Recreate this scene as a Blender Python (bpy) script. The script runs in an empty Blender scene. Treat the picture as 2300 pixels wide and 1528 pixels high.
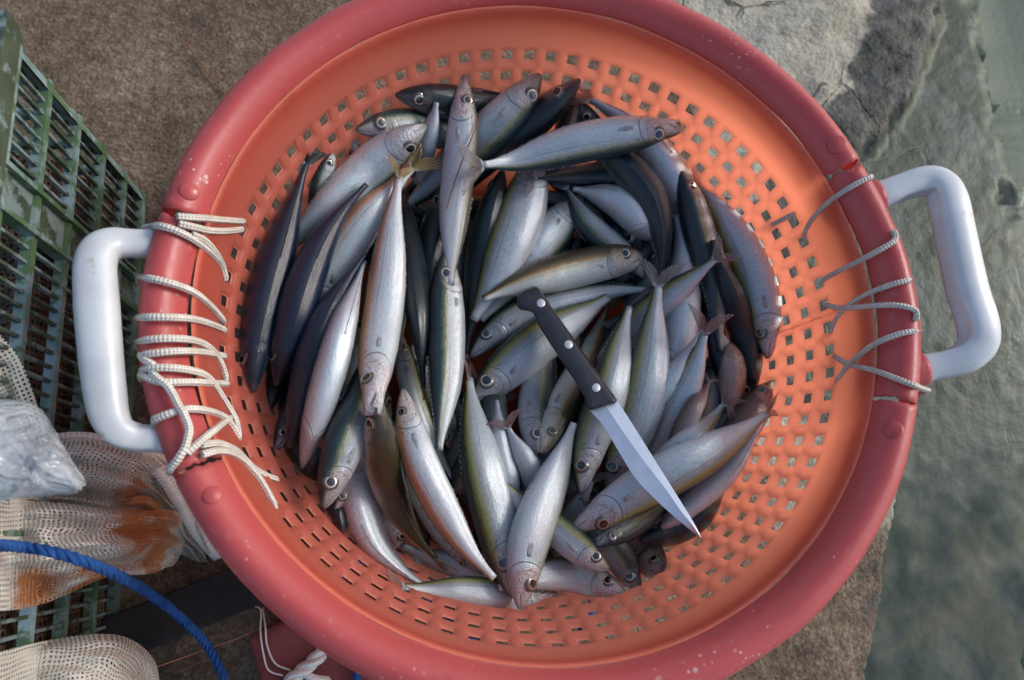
import bpy, bmesh, math, random
import numpy as np
from mathutils import Vector, Matrix, noise
from mathutils.bvhtree import BVHTree

random.seed(7)
sc = bpy.context.scene
COL = sc.collection
R_ = math.radians

# ---------------------------------------------------------------- camera, sky, sun, exposure
F = 1533.0                                   # focal length in photo pixels (24 mm lens)
KS = 0.6875
HC = 0.795                                   # camera height above the ground
RC = np.array([[0.99181359, 0., 0.12769418], [0.03412768, 0.96362416, -0.26507316], [-0.1230492, 0.26726107, 0.95573554]])
CAM = Vector((-0.1621035 * KS, -0.2842334 * KS, HC))

cd = bpy.data.cameras.new('camera')
cam = bpy.data.objects.new('camera', cd)
COL.objects.link(cam)
cd.sensor_width = 36.0
cd.lens = 36.0 * F / 2300.0
cd.clip_start = 0.01
cd.clip_end = 200.0
cd.dof.use_dof = True
cd.dof.focus_distance = 0.645
cd.dof.aperture_fstop = 4.5
_r = RC[:, 0]; _u = -RC[:, 1]; _b = -RC[:, 2]
M4 = Matrix(((_r[0], _u[0], _b[0], CAM.x), (-_r[1], -_u[1], -_b[1], CAM.y), (-_r[2], -_u[2], -_b[2], CAM.z), (0, 0, 0, 1)))
cam.matrix_world = M4
sc.camera = cam

w = bpy.data.worlds.new('World')
sc.world = w
w.use_nodes = True
wn = w.node_tree
bg = wn.nodes['Background']
sky = wn.nodes.new('ShaderNodeTexSky')
sky.sky_type = 'NISHITA'
sky.sun_disc = False
SUN_EL, SUN_AZ = 33.0, 74.0                  # azimuth clockwise from +Y (image up)
sky.sun_elevation = R_(SUN_EL)
sky.sun_rotation = R_(SUN_AZ)
sky.dust_density = 2.0
sky.air_density = 1.0
sky.ozone_density = 1.0
wn.links.new(sky.outputs[0], bg.inputs[0])
bg.inputs[1].default_value = 0.15
sl = bpy.data.lights.new('sun', 'SUN')
sl.energy = 1.1
sl.angle = R_(17)
sl.color = (0.98, 0.99, 1.0)
sun = bpy.data.objects.new('sun', sl)
COL.objects.link(sun)
sd = Vector((math.sin(R_(SUN_AZ)) * math.cos(R_(SUN_EL)), math.cos(R_(SUN_AZ)) * math.cos(R_(SUN_EL)), math.sin(R_(SUN_EL))))
sun.rotation_euler = sd.to_track_quat('Z', 'Y').to_euler()
sun.location = sd * 5
sc.view_settings.view_transform = 'Standard'
sc.view_settings.look = 'None'
sc.view_settings.exposure = 0.66
sc.view_settings.gamma = 1.0
sc.view_settings.use_curve_mapping = False
sc.cycles.max_bounces = 8
sc.cycles.transparent_max_bounces = 24


# ---------------------------------------------------------------- helpers
def at(px, py, z):
    d = RC @ np.array([(px - 1150.0) / F, (py - 764.0) / F, 1.0])
    t = (HC - z) / d[2]
    return Vector((CAM.x + d[0] * t, CAM.y - d[1] * t, z))


def ray(px, py):
    d = RC @ np.array([(px - 1150.0) / F, (py - 764.0) / F, 1.0])
    return Vector((d[0], -d[1], -d[2])).normalized()


def depth(p):
    d = p - CAM
    return -(d.x * _b[0] - d.y * _b[1] - d.z * _b[2])


def px2m(px, p):
    return px * depth(p) / F


def link(o):
    COL.objects.link(o)
    return o


def obj_from(name, verts, faces, mats, parent=None, smooth=True, uvs=None, mi=None):
    me = bpy.data.meshes.new(name)
    me.from_pydata([tuple(v) for v in verts], [], faces)
    for m in (mats if isinstance(mats, (list, tuple)) else [mats]):
        me.materials.append(m)
    if uvs is not None:
        ul = me.uv_layers.new(name='UVMap')
        li = np.empty(len(me.loops), dtype=np.int32)
        me.loops.foreach_get('vertex_index', li)
        ul.data.foreach_set('uv', np.asarray(uvs, dtype=np.float32)[li].ravel())
    if mi is not None:
        me.polygons.foreach_set('material_index', mi)
    me.polygons.foreach_set('use_smooth', [smooth] * len(me.polygons))
    me.update()
    o = link(bpy.data.objects.new(name, me))
    if parent is not None:
        o.parent = parent
    return o


def obj_bm(name, bm, mats, parent=None, smooth=False):
    me = bpy.data.meshes.new(name)
    bm.normal_update()
    bm.to_mesh(me)
    bm.free()
    for m in (mats if isinstance(mats, (list, tuple)) else [mats]):
        me.materials.append(m)
    me.polygons.foreach_set('use_smooth', [smooth] * len(me.polygons))
    o = link(bpy.data.objects.new(name, me))
    if parent is not None:
        o.parent = parent
    return o


def tag(o, label=None, cat=None, group=None, kind=None):
    if label: o['label'] = label
    if cat: o['category'] = cat
    if group: o['group'] = group
    if kind: o['kind'] = kind
    return o


def empty(name, loc=(0, 0, 0)):
    o = bpy.data.objects.new(name, None)
    o.empty_display_size = 0.02
    o.location = loc
    return link(o)


def crom(P, n):
    """Catmull-Rom resample of a list of tuples/vectors"""
    P = [np.array(p, float) for p in P]
    if len(P) == 2:
        return [P[0] + (P[1] - P[0]) * t for t in np.linspace(0, 1, n)]
    Q = [2 * P[0] - P[1]] + P + [2 * P[-1] - P[-2]]
    L = [0]
    for a, b in zip(P[:-1], P[1:]):
        L.append(L[-1] + max(1e-9, np.linalg.norm(b - a)))
    out = []
    for t in np.linspace(0, L[-1], n):
        i = min(len(P) - 2, max(0, int(np.searchsorted(L, t, side='right')) - 1))
        u = (t - L[i]) / (L[i + 1] - L[i])
        p0, p1, p2, p3 = Q[i:i + 4]
        out.append(0.5 * ((2 * p1) + (-p0 + p2) * u + (2 * p0 - 5 * p1 + 4 * p2 - p3) * u * u + (-p0 + 3 * p1 - 3 * p2 + p3) * u ** 3))
    return out


def tube_geo(V, Fc, UV, pts, rad, seg=10, cap=True, squash=None, twist=0.0):
    """append a tube along pts; rad scalar or list"""
    pts = [Vector(p) for p in pts]
    n = len(pts)
    rad = rad if hasattr(rad, '__len__') else [rad] * n
    base = len(V)
    T0 = (pts[1] - pts[0]).normalized()
    up = Vector((0, 0, 1)) if abs(T0.z) < 0.9 else Vector((1, 0, 0))
    N = (up - T0 * up.dot(T0)).normalized()
    Ltot = 0.0
    for i in range(n):
        T = (pts[min(n - 1, i + 1)] - pts[max(0, i - 1)]).normalized()
        N = (N - T * N.dot(T)).normalized()
        B = T.cross(N)
        if i: Ltot += (pts[i] - pts[i - 1]).length
        for k in range(seg + 1):
            a = 2 * math.pi * k / seg + twist * Ltot
            c, s = math.cos(a), math.sin(a)
            V.append(pts[i] + (N * c * (squash or 1.0) + B * s) * rad[i])
            UV.append((Ltot, k / seg))
    for i in range(n - 1):
        for k in range(seg):
            a = base + i * (seg + 1) + k
            Fc.append((a, a + 1, a + seg + 2, a + seg + 1))
    if cap:
        Fc.append(tuple(base + k for k in range(seg - 1, -1, -1)))
        Fc.append(tuple(base + (n - 1) * (seg + 1) + k for k in range(seg)))


def box_geo(V, Fc, c, ax, ay, az):
    """box from centre and three half-axis vectors"""
    b = len(V)
    for sx in (-1, 1):
        for sy in (-1, 1):
            for sz in (-1, 1):
                V.append(c + ax * sx + ay * sy + az * sz)
    for q in ((0, 1, 3, 2), (4, 6, 7, 5), (0, 4, 5, 1), (2, 3, 7, 6), (0, 2, 6, 4), (1, 5, 7, 3)):
        Fc.append(tuple(b + i for i in q))


# ---------------------------------------------------------------- node helpers
class NT:
    def __init__(self, name):
        self.m = bpy.data.materials.new(name)
        self.m.use_nodes = True
        self.t = self.m.node_tree
        self.t.nodes.clear()
        self.out = self.t.nodes.new('ShaderNodeOutputMaterial')

    def n(self, ty, **kw):
        nd = self.t.nodes.new(ty)
        for k, v in kw.items():
            setattr(nd, k, v)
        return nd

    def l(self, a, b):
        self.t.links.new(a, b)

    def put(self, sock, v):
        if hasattr(v, 'bl_rna') and hasattr(v, 'is_output'):
            self.l(v, sock)
        else:
            if hasattr(sock.default_value, '__len__') and hasattr(v, '__len__') and len(v) == 3 and len(sock.default_value) == 4:
                v = (*v, 1.0)
            sock.default_value = v

    def math(self, op, a, b=None, c=None, clamp=False):
        nd = self.n('ShaderNodeMath', operation=op, use_clamp=clamp)
        self.put(nd.inputs[0], a)
        if b is not None: self.put(nd.inputs[1], b)
        if c is not None: self.put(nd.inputs[2], c)
        return nd.outputs[0]

    def mix(self, f, a, b, blend='MIX'):
        nd = self.n('ShaderNodeMix', data_type='RGBA', blend_type=blend)
        self.put(nd.inputs[0], f); self.put(nd.inputs[6], a); self.put(nd.inputs[7], b)
        return nd.outputs[2]

    def ramp(self, f, stops, interp='LINEAR'):
        nd = self.n('ShaderNodeValToRGB')
        cr = nd.color_ramp
        cr.interpolation = interp
        while len(cr.elements) < len(stops): cr.elements.new(0.5)
        while len(cr.elements) > len(stops): cr.elements.remove(cr.elements[-1])
        for e, (p, c) in zip(cr.elements, stops):
            e.position = p
            e.color = (*c, 1) if hasattr(c, '__len__') else (c, c, c, 1)
        self.put(nd.inputs[0], f)
        return nd.outputs[0]

    def sstep(self, x, a, b):
        nd = self.n('ShaderNodeMapRange', interpolation_type='SMOOTHSTEP')
        self.put(nd.inputs[0], x)
        nd.inputs[1].default_value = a; nd.inputs[2].default_value = b
        nd.inputs[3].default_value = 0; nd.inputs[4].default_value = 1
        return nd.outputs[0]

    def noise(self, vec, scale, detail=4, rough=0.55, dist=0.0):
        nd = self.n('ShaderNodeTexNoise')
        self.put(nd.inputs['Vector'], vec)
        nd.inputs['Scale'].default_value = scale
        nd.inputs['Detail'].default_value = detail
        nd.inputs['Roughness'].default_value = rough
        nd.inputs['Distortion'].default_value = dist
        return nd.outputs[0]

    def vor(self, vec, scale, feature='F1', rnd=1.0):
        nd = self.n('ShaderNodeTexVoronoi', feature=feature)
        self.put(nd.inputs['Vector'], vec)
        nd.inputs['Scale'].default_value = scale
        nd.inputs['Randomness'].default_value = rnd
        return nd.outputs[0]

    def coord(self, which='Object'):
        if not hasattr(self, '_tc'): self._tc = self.n('ShaderNodeTexCoord')
        return self._tc.outputs[which]

    def mapping(self, vec, scale=(1, 1, 1), loc=(0, 0, 0), rot=(0, 0, 0)):
        nd = self.n('ShaderNodeMapping')
        self.put(nd.inputs[0], vec)
        self.put(nd.inputs[1], loc)
        nd.inputs[2].default_value = rot
        nd.inputs[3].default_value = scale
        return nd.outputs[0]

    def attr(self, name):
        return self.n('ShaderNodeAttribute', attribute_name=name).outputs['Fac']

    def rnd(self):
        return self.n('ShaderNodeObjectInfo').outputs['Random']

    def bump(self, h, strength=0.3, dist=0.002, normal=None):
        nd = self.n('ShaderNodeBump')
        self.put(nd.inputs['Strength'], strength)
        nd.inputs['Distance'].default_value = dist
        self.put(nd.inputs['Height'], h)
        if normal is not None: self.l(normal, nd.inputs['Normal'])
        return nd.outputs[0]

    def bsdf(self, **kw):
        nd = self.n('ShaderNodeBsdfPrincipled')
        for k, v in kw.items():
            self.put(nd.inputs[k.replace('_', ' ')], v)
        return nd

    def done(self, sh):
        self.l(sh, self.out.inputs[0])
        return self.m


# ---------------------------------------------------------------- materials
def mat_ground():
    t = NT('concrete_and_rock')
    c = t.coord('Object')
    pale, wet, deep, dark = t.attr('pale'), t.attr('wet'), t.attr('deep'), t.attr('dark')
    n1 = t.noise(c, 9, 5, .6)
    n2 = t.noise(c, 60, 5, .65)
    n3 = t.noise(c, 230, 4, .7)
    grit = t.vor(c, 150)
    f = t.math('ADD', t.math('MULTIPLY', n1, .36), t.math('ADD', t.math('MULTIPLY', n2, .34), t.math('MULTIPLY', n3, .36)))
    brown = t.ramp(f, [(.33, (.022, .015, .010)), (.45, (.085, .058, .037)), (.54, (.155, .108, .068)), (.68, (.33, .255, .18))])
    gr = t.math('MULTIPLY', t.math('MULTIPLY', t.sstep(grit, .40, .10), t.sstep(n3, .45, .6)), .6)
    brown = t.mix(gr, brown, (.26, .20, .15))
    lime = t.ramp(f, [(.28, (.08, .068, .044)), (.44, (.25, .222, .16)), (.56, (.41, .375, .285)), (.75, (.60, .565, .46))])
    cr = t.vor(t.mapping(c, (1, 1, 1)), 7.5, 'DISTANCE_TO_EDGE')
    wob = t.math('ADD', cr, t.math('MULTIPLY', t.math('SUBTRACT', t.noise(c, 22, 4, .6), .5), .16))
    crack = t.math('MULTIPLY', t.sstep(t.math('ABSOLUTE', wob), .018, .0), t.sstep(t.noise(c, 4.0, 2), .47, .58))
    lime = t.mix(t.math('MULTIPLY', crack, .75), lime, (.03, .027, .02))
    pits = t.math('MULTIPLY', t.sstep(t.noise(c, 30, 5, .7), .62, .72), .6)
    lime = t.mix(pits, lime, (.07, .065, .045))
    pm = t.sstep(t.math('ADD', pale, t.math('MULTIPLY', t.math('SUBTRACT', n1, .5), .7)), .35, .7)
    col = t.mix(pm, brown, lime)
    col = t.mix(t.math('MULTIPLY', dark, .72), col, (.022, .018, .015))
    alg = t.ramp(t.noise(c, 30, 7, .72, .6), [(.36, (.007, .008, .006)), (.47, (.032, .030, .023)), (.58, (.078, .075, .066)), (.72, (.18, .16, .135))])
    grn = t.ramp(t.noise(c, 18, 5, .65), [(.40, (.10, .105, .10)), (.52, (.012, .017, .006)), (.68, (.04, .048, .012))])
    alg = t.mix(t.sstep(t.noise(c, 7, 4, .6), .45, .6), alg, t.mix(.5, grn, alg))
    wm = t.sstep(t.math('ADD', wet, t.math('MULTIPLY', t.math('SUBTRACT', t.noise(c, 14, 5, .65), .5), .9)), .38, .62)
    col = t.mix(wm, col, alg)
    bed = t.ramp(t.noise(t.mapping(c, (1, .7, 1)), 16, 6, .62), [(.36, (.038, .050, .047)), (.47, (.078, .088, .078)), (.56, (.125, .116, .088)), (.68, (.19, .165, .12))])
    moss = t.math('MULTIPLY', t.sstep(t.noise(t.mapping(c, (1.25, .75, 1), (3, 1, 0), (0, 0, R_(-40))), 9, 7, .72, .5), .43, .52), t.math('MULTIPLY', t.attr('moss'), .95))
    bed = t.mix(t.math('MULTIPLY', t.attr('moss'), .55), bed, t.mix(n2, (.022, .030, .030), (.075, .088, .090)))
    bed = t.mix(moss, bed, t.mix(t.noise(c, 60, 4, .7), (.005, .008, .003), (.026, .032, .011)))
    col = t.mix(t.attr('bed'), col, bed)
    col = t.mix(deep, col, t.mix(t.noise(c, 12, 4), (.012, .034, .027), (.022, .048, .040)))
    h = t.math('ADD', t.math('MULTIPLY', n2, 1.0), t.math('ADD', t.math('MULTIPLY', n3, .45), t.math('MULTIPLY', grit, -.25)))
    h = t.math('SUBTRACT', h, t.math('MULTIPLY', t.math('MULTIPLY', crack, pm), .6))
    b = t.bsdf(Base_Color=col, Roughness=t.math('SUBTRACT', .9, t.math('MULTIPLY', wm, .45)), Normal=t.bump(h, t.math('SUBTRACT', 1.0, t.math('MULTIPLY', t.attr('bed'), .9)), .006))
    b.inputs['Specular IOR Level'].default_value = .3
    return t.done(b.outputs[0])


def mat_water():
    t = NT('water')
    c = t.coord('Object')
    h = t.math('ADD', t.noise(t.mapping(c, (1, .45, 1), rot=(0, 0, R_(-25))), 16, 4, .55, .6), t.math('MULTIPLY', t.noise(c, 45, 2, .5), .12))
    nb = t.bump(h, .12, .02)
    g = t.n('ShaderNodeBsdfGlossy'); g.inputs['Roughness'].default_value = .05
    t.l(nb, g.inputs['Normal'])
    tr = t.n('ShaderNodeBsdfTransparent'); tr.inputs[0].default_value = (.88, .92, .88, 1)
    fr = t.n('ShaderNodeFresnel'); fr.inputs[0].default_value = 1.33
    t.l(nb, fr.inputs['Normal'])
    mx = t.n('ShaderNodeMixShader')
    geo = t.n('ShaderNodeNewGeometry')
    t.l(t.math('MULTIPLY', t.math('MULTIPLY', fr.outputs[0], 0.16, clamp=True), t.math('SUBTRACT', 1.0, geo.outputs['Backfacing'])), mx.inputs[0]); t.l(tr.outputs[0], mx.inputs[1]); t.l(g.outputs[0], mx.inputs[2])
    return t.done(mx.outputs[0])


def mat_plastic_red(name, translu=.42, c1=(.43, .070, .068), c2=(.50, .098, .092), tlc=(1.0, .555, .425)):
    t = NT(name)
    c = t.coord('Object')
    e = t.attr('hole')
    n = t.noise(c, 14, 4, .6)
    base = t.mix(n, c1, c2)
    base = t.mix(t.math('MULTIPLY', e, .42), base, (.70, .25, .22))
    scuff = t.math('MULTIPLY', t.sstep(t.noise(t.mapping(c, (1, 1, 3)), 70, 5, .7), .60, .74), .32)
    base = t.mix(scuff, base, (.66, .30, .28))
    spots = t.math('MULTIPLY', t.math('MAXIMUM', t.sstep(t.vor(c, 75), .19, .09), t.sstep(t.vor(t.mapping(c, loc=(3, 3, 1)), 170), .22, .12)), t.sstep(t.noise(c, 15, 3), .56, .68))
    base = t.mix(t.math('MULTIPLY', spots, .65), base, (.78, .66, .62))
    dirt = t.math('MULTIPLY', t.sstep(t.noise(t.mapping(c, loc=(2, 5, 1)), 26, 6, .72), .59, .72), .5)
    base = t.mix(dirt, base, (.16, .05, .035))
    rg = t.math('ADD', .27, t.math('MULTIPLY', t.noise(c, 90, 4, .6), .22))
    nb = t.bump(t.math('ADD', t.noise(c, 240, 3, .6), t.math('MULTIPLY', t.noise(c, 30, 3), 1.5)), .10, .002)
    p = t.bsdf(Base_Color=base, Roughness=rg, Normal=nb)
    p.inputs['Specular IOR Level'].default_value = .5
    p.inputs['Sheen Weight'].default_value = .12
    p.inputs['Sheen Roughness'].default_value = .4
    tl = t.n('ShaderNodeBsdfTranslucent'); tl.inputs[0].default_value = (*tlc, 1)
    mx = t.n('ShaderNodeMixShader')
    mx.inputs[0].default_value = translu
    t.l(p.outputs[0], mx.inputs[1]); t.l(tl.outputs[0], mx.inputs[2])
    return t.done(mx.outputs[0])


def mat_simple(name, c1, c2, scale=30, rough=.5, bump=.2, bscale=200, bdist=.001, metallic=0, spec=.5, coat=0, stain=None):
    t = NT(name)
    c = t.coord('Object')
    n = t.noise(c, scale, 5, .6)
    col = t.mix(t.sstep(n, .35, .68), c1, c2)
    if stain:
        s = t.sstep(t.noise(t.mapping(c, loc=(4, 1, 7)), stain[1], 6, .7), stain[2], stain[2] + .1)
        col = t.mix(t.math('MULTIPLY', s, stain[3]), col, stain[0])
    b = t.bsdf(Base_Color=col, Roughness=t.math('ADD', rough - .08, t.math('MULTIPLY', t.noise(c, scale * 3, 3), .16)), Normal=t.bump(t.noise(c, bscale, 4, .6), bump, bdist), Metallic=metallic)
    b.inputs['Specular IOR Level'].default_value = spec
    b.inputs['Coat Weight'].default_value = coat
    b.inputs['Coat Roughness'].default_value = .15
    return t.done(b.outputs[0])


def mat_cord(name, c1, c2, freq, strands, bump=.9, dirt=(.25, .2, .15)):
    t = NT(name)
    uv = t.n('ShaderNodeSeparateXYZ'); t.l(t.coord('UV'), uv.inputs[0])
    u, v = uv.outputs[0], uv.outputs[1]
    ph = t.math('MULTIPLY', u, freq * 6.2832)
    pv = t.math('MULTIPLY', v, strands * 6.2832)
    A = t.math('SINE', t.math('ADD', ph, pv))
    B = t.math('SINE', t.math('SUBTRACT', ph, pv))
    h = t.math('MULTIPLY', A, B)
    hh = t.math('ADD', .5, t.math('MULTIPLY', h, .5))
    n = t.noise(t.coord('Object'), 60, 5, .65)
    col = t.mix(t.sstep(n, .35, .7), c1, c2)
    col = t.mix(t.math('MULTIPLY', t.sstep(hh, .45, .1), .55), col, dirt)
    col = t.mix(t.math('MULTIPLY', t.sstep(t.noise(t.coord('Object'), 24, 5, .7), .55, .7), .5), col, dirt)
    b = t.bsdf(Base_Color=col, Roughness=.85, Normal=t.bump(hh, bump, .0012))
    b.inputs['Specular IOR Level'].default_value = .2
    return t.done(b.outputs[0])


def mat_net(name, thread, pitch, tw, stain=None, stain_c=(.36, .12, .02), backing=0.0):
    """open woven netting: threads on a UV grid in metres, clear between them"""
    t = NT(name)
    uv0 = t.coord('UV')
    wob = t.n('ShaderNodeTexNoise'); t.l(uv0, wob.inputs['Vector']); wob.inputs['Scale'].default_value = 40; wob.inputs['Detail'].default_value = 2
    wv = t.n('ShaderNodeVectorMath', operation='MULTIPLY_ADD')
    t.l(wob.outputs[1], wv.inputs[0]); wv.inputs[1].default_value = (.004, .004, 0); t.l(uv0, wv.inputs[2])
    uv = t.n('ShaderNodeSeparateXYZ'); t.l(wv.outputs[0], uv.inputs[0])

    def line(x):
        fr = t.math('FRACT', t.math('MULTIPLY', x, 1.0 / pitch))
        return t.math('ABSOLUTE', t.math('SUBTRACT', fr, .5))
    du, dv = line(uv.outputs[0]), line(uv.outputs[1])
    mn = t.math('MAXIMUM', du, dv)
    a = t.sstep(mn, .5 - tw, .5 - tw * .7)
    c = t.coord('Object')
    n = t.noise(c, 25, 5, .6)
    col = t.mix(t.sstep(n, .35, .7), thread, [x * .78 for x in thread])
    if stain:
        m = None
        for (p, r) in stain:
            d = t.n('ShaderNodeVectorMath', operation='DISTANCE')
            t.l(c, d.inputs[0]); d.inputs[1].default_value = p
            s = t.sstep(t.math('ADD', d.outputs['Value'], t.math('MULTIPLY', t.math('SUBTRACT', t.noise(c, 30, 6, .7), .5), r * 1.6)), r, r * .55)
            m = s if m is None else t.math('MAXIMUM', m, s)
        col = t.mix(t.math('MULTIPLY', m, .88), col, t.mix(t.noise(c, 60, 4), stain_c, [x * 1.9 for x in stain_c]))
    p = t.bsdf(Base_Color=col, Roughness=.8, Normal=t.bump(t.math('MULTIPLY', mn, 2), .5, .001))
    p.inputs['Specular IOR Level'].default_value = .2
    tl = t.n('ShaderNodeBsdfTranslucent'); t.l(col, tl.inputs[0])
    mx0 = t.n('ShaderNodeMixShader'); mx0.inputs[0].default_value = .25
    t.l(p.outputs[0], mx0.inputs[1]); t.l(tl.outputs[0], mx0.inputs[2])
    tr = t.n('ShaderNodeBsdfTransparent')
    mx = t.n('ShaderNodeMixShader')
    t.l(t.math('MAXIMUM', a, backing), mx.inputs[0]); t.l(tr.outputs[0], mx.inputs[1]); t.l(mx0.outputs[0], mx.inputs[2])
    return t.done(mx.outputs[0])


def mat_fish(name, stops, streak=.07, metal=.35, head=(.20, .16, .15), headmix=.5, gloss=.26):
    t = NT(name)
    sp = t.n('ShaderNodeSeparateXYZ'); t.l(t.coord('UV'), sp.inputs[0])
    s, a = sp.outputs[0], sp.outputs[1]
    rnd = t.rnd()
    off = t.math('MULTIPLY', rnd, 37.0)
    cv = t.n('ShaderNodeCombineXYZ')
    t.l(t.math('ADD', t.math('MULTIPLY', s, 5.0), off), cv.inputs[0]); t.l(t.math('MULTIPLY', a, 3.0), cv.inputs[1]); t.l(off, cv.inputs[2])
    uvv = cv.outputs[0]
    nA = t.noise(uvv, 2.2, 4, .6)
    nB = t.noise(t.mapping(uvv, (1, 5, 1)), 3.5, 5, .65)         # lengthwise streaks
    nC = t.noise(t.mapping(uvv, (1.0, 1.5, 1)), 13, 5, .72)          # fine scale mottling
    shift = t.math('ADD', t.math('MULTIPLY', t.math('SUBTRACT', nB, .5), streak * 2), t.math('ADD', t.math('MULTIPLY', t.math('SUBTRACT', nC, .5), streak * 2.2), t.math('MULTIPLY', t.math('SUBTRACT', rnd, .5), .05)))
    aa = t.math('ADD', a, shift)
    col = t.ramp(aa, stops)
    flank = t.sstep(aa, .36, .5)
    # iridescence: pinkish and greenish patches over the silver
    iri = t.ramp(t.noise(t.mapping(uvv, (1, .7, 1), (9, 3, 0)), 2.6, 3, .5), [(.3, (.86, 1.0, .97)), (.5, (1, 1, 1)), (.64, (1.05, .95, .97)), (.78, (1.03, 1.0, .90))])
    col = t.mix(flank, col, t.mix(.8, col, iri, 'MULTIPLY'))
    # vertical muscle bands and mottling
    band = t.math('SINE', t.math('ADD', t.math('MULTIPLY', s, 150.0), t.math('MULTIPLY', t.math('ABSOLUTE', t.math('SUBTRACT', a, .45)), 40)))
    val = t.math('ADD', t.math('ADD', .42, t.math('MULTIPLY', nC, .70)), t.math('MULTIPLY', t.math('MULTIPLY', t.math('MULTIPLY', band, flank), nA), .022))
    cc = t.n('ShaderNodeCombineColor'); [t.l(val, cc.inputs[i]) for i in range(3)]
    col = t.mix(1.0, col, cc.outputs[0], 'MULTIPLY')
    # lateral line
    ll = t.math('MULTIPLY', t.sstep(t.math('ABSOLUTE', t.math('SUBTRACT', a, t.math('ADD', .40, t.math('MULTIPLY', s, .09)))), .012, .003), t.sstep(nC, .42, .55))
    col = t.mix(t.math('MULTIPLY', t.math('MULTIPLY', ll, .55), t.sstep(s, .3, .5)), col, (.06, .05, .03))
    # head
    hd = t.sstep(t.math('ADD', s, t.math('MULTIPLY', t.math('ABSOLUTE', t.math('SUBTRACT', a, .5)), .10)), .225, .19)
    hn = t.noise(t.mapping(uvv, (4, 2, 1)), 5, 5, .65)
    hc = t.mix(t.sstep(hn, .35, .65), [x * .40 for x in head], [min(1, x * 2.3) for x in head])
    col = t.mix(t.math('MULTIPLY', t.math('MULTIPLY', hd, headmix), t.sstep(aa, .2, .42)), col, hc)
    tip = t.sstep(s, .05, .0)
    col = t.mix(t.math('MULTIPLY', tip, .55), col, (.10, .075, .075))
    # gill cover edge, mouth line, shoulder spot
    gl = t.math('MULTIPLY', t.sstep(t.math('ABSOLUTE', t.math('SUBTRACT', t.math('ADD', s, t.math('MULTIPLY', t.math('POWER', t.math('SUBTRACT', a, .55), 2), .35)), .222)), .006, .001), t.sstep(a, .2, .3))
    col = t.mix(t.math('MULTIPLY', gl, .6), col, (.045, .035, .035))
    g2 = t.math('MULTIPLY', t.sstep(t.math('ABSOLUTE', t.math('SUBTRACT', t.math('ADD', s, t.math('MULTIPLY', t.math('POWER', t.math('SUBTRACT', a, .5), 2), .5)), .185)), .004, .001), t.sstep(a, .35, .45))
    col = t.mix(t.math('MULTIPLY', g2, .35), col, (.07, .05, .05))
    mo = t.math('MULTIPLY', t.sstep(t.math('ABSOLUTE', t.math('SUBTRACT', a, t.math('ADD', .56, t.math('MULTIPLY', s, .9)))), .028, .008), t.sstep(s, .085, .06))
    col = t.mix(t.math('MULTIPLY', mo, .8), col, (.03, .02, .02))
    ds = t.math('SUBTRACT', s, .232); da = t.math('MULTIPLY', t.math('SUBTRACT', a, .36), .33)
    spd = t.math('ADD', t.math('SQRT', t.math('ADD', t.math('MULTIPLY', ds, ds), t.math('MULTIPLY', da, da))), t.math('MULTIPLY', t.math('SUBTRACT', nC, .5), .04))
    col = t.mix(t.math('MULTIPLY', t.sstep(spd, .008, .002), .75), col, (.012, .012, .014))
    # wet speckle highlights and slime: roughness variation
    rg = t.math('ADD', gloss - .06, t.math('MULTIPLY', nC, .2))
    hgt = t.math('ADD', t.math('MULTIPLY', nC, 1.0), t.math('MULTIPLY', t.vor(t.mapping(uvv, (9, 9, 1)), 4.5), .5))
    facet = t.vor(t.mapping(uvv, (7, 2.2, 1)), 2.4, 'SMOOTH_F1')
    hgt = t.math('ADD', hgt, t.math('MULTIPLY', hd, t.math('ADD', t.math('MULTIPLY', hn, 5.0), t.math('MULTIPLY', facet, 2.5))))
    hgt = t.math('SUBTRACT', hgt, t.math('MULTIPLY', t.math('MAXIMUM', t.math('MAXIMUM', gl, g2), mo), 1.6))
    nb = t.bump(t.math('ADD', hgt, t.math('MULTIPLY', nA, 3)), .34, .0013)
    b = t.bsdf(Base_Color=col, Roughness=rg, Normal=nb, Metallic=t.math('MULTIPLY', flank, metal))
    b.inputs['Specular IOR Level'].default_value = .12
    b.inputs['Coat Weight'].default_value = 1.0
    b.inputs['Coat Roughness'].default_value = .08
    b.inputs['Coat IOR'].default_value = 1.45
    nS = t.noise(t.mapping(uvv, (1.0, 2.2, 1), (5, 5, 5)), 22, 3, .7)
    t.l(t.bump(t.math('ADD', t.math('ADD', nS, t.math('MULTIPLY', t.math('MULTIPLY', hd, hn), 3.0)), t.math('ADD', nC, t.math('MULTIPLY', nB, 1.2))), .24, .0013), b.inputs['Coat Normal'])
    return t.done(b.outputs[0])


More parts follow.
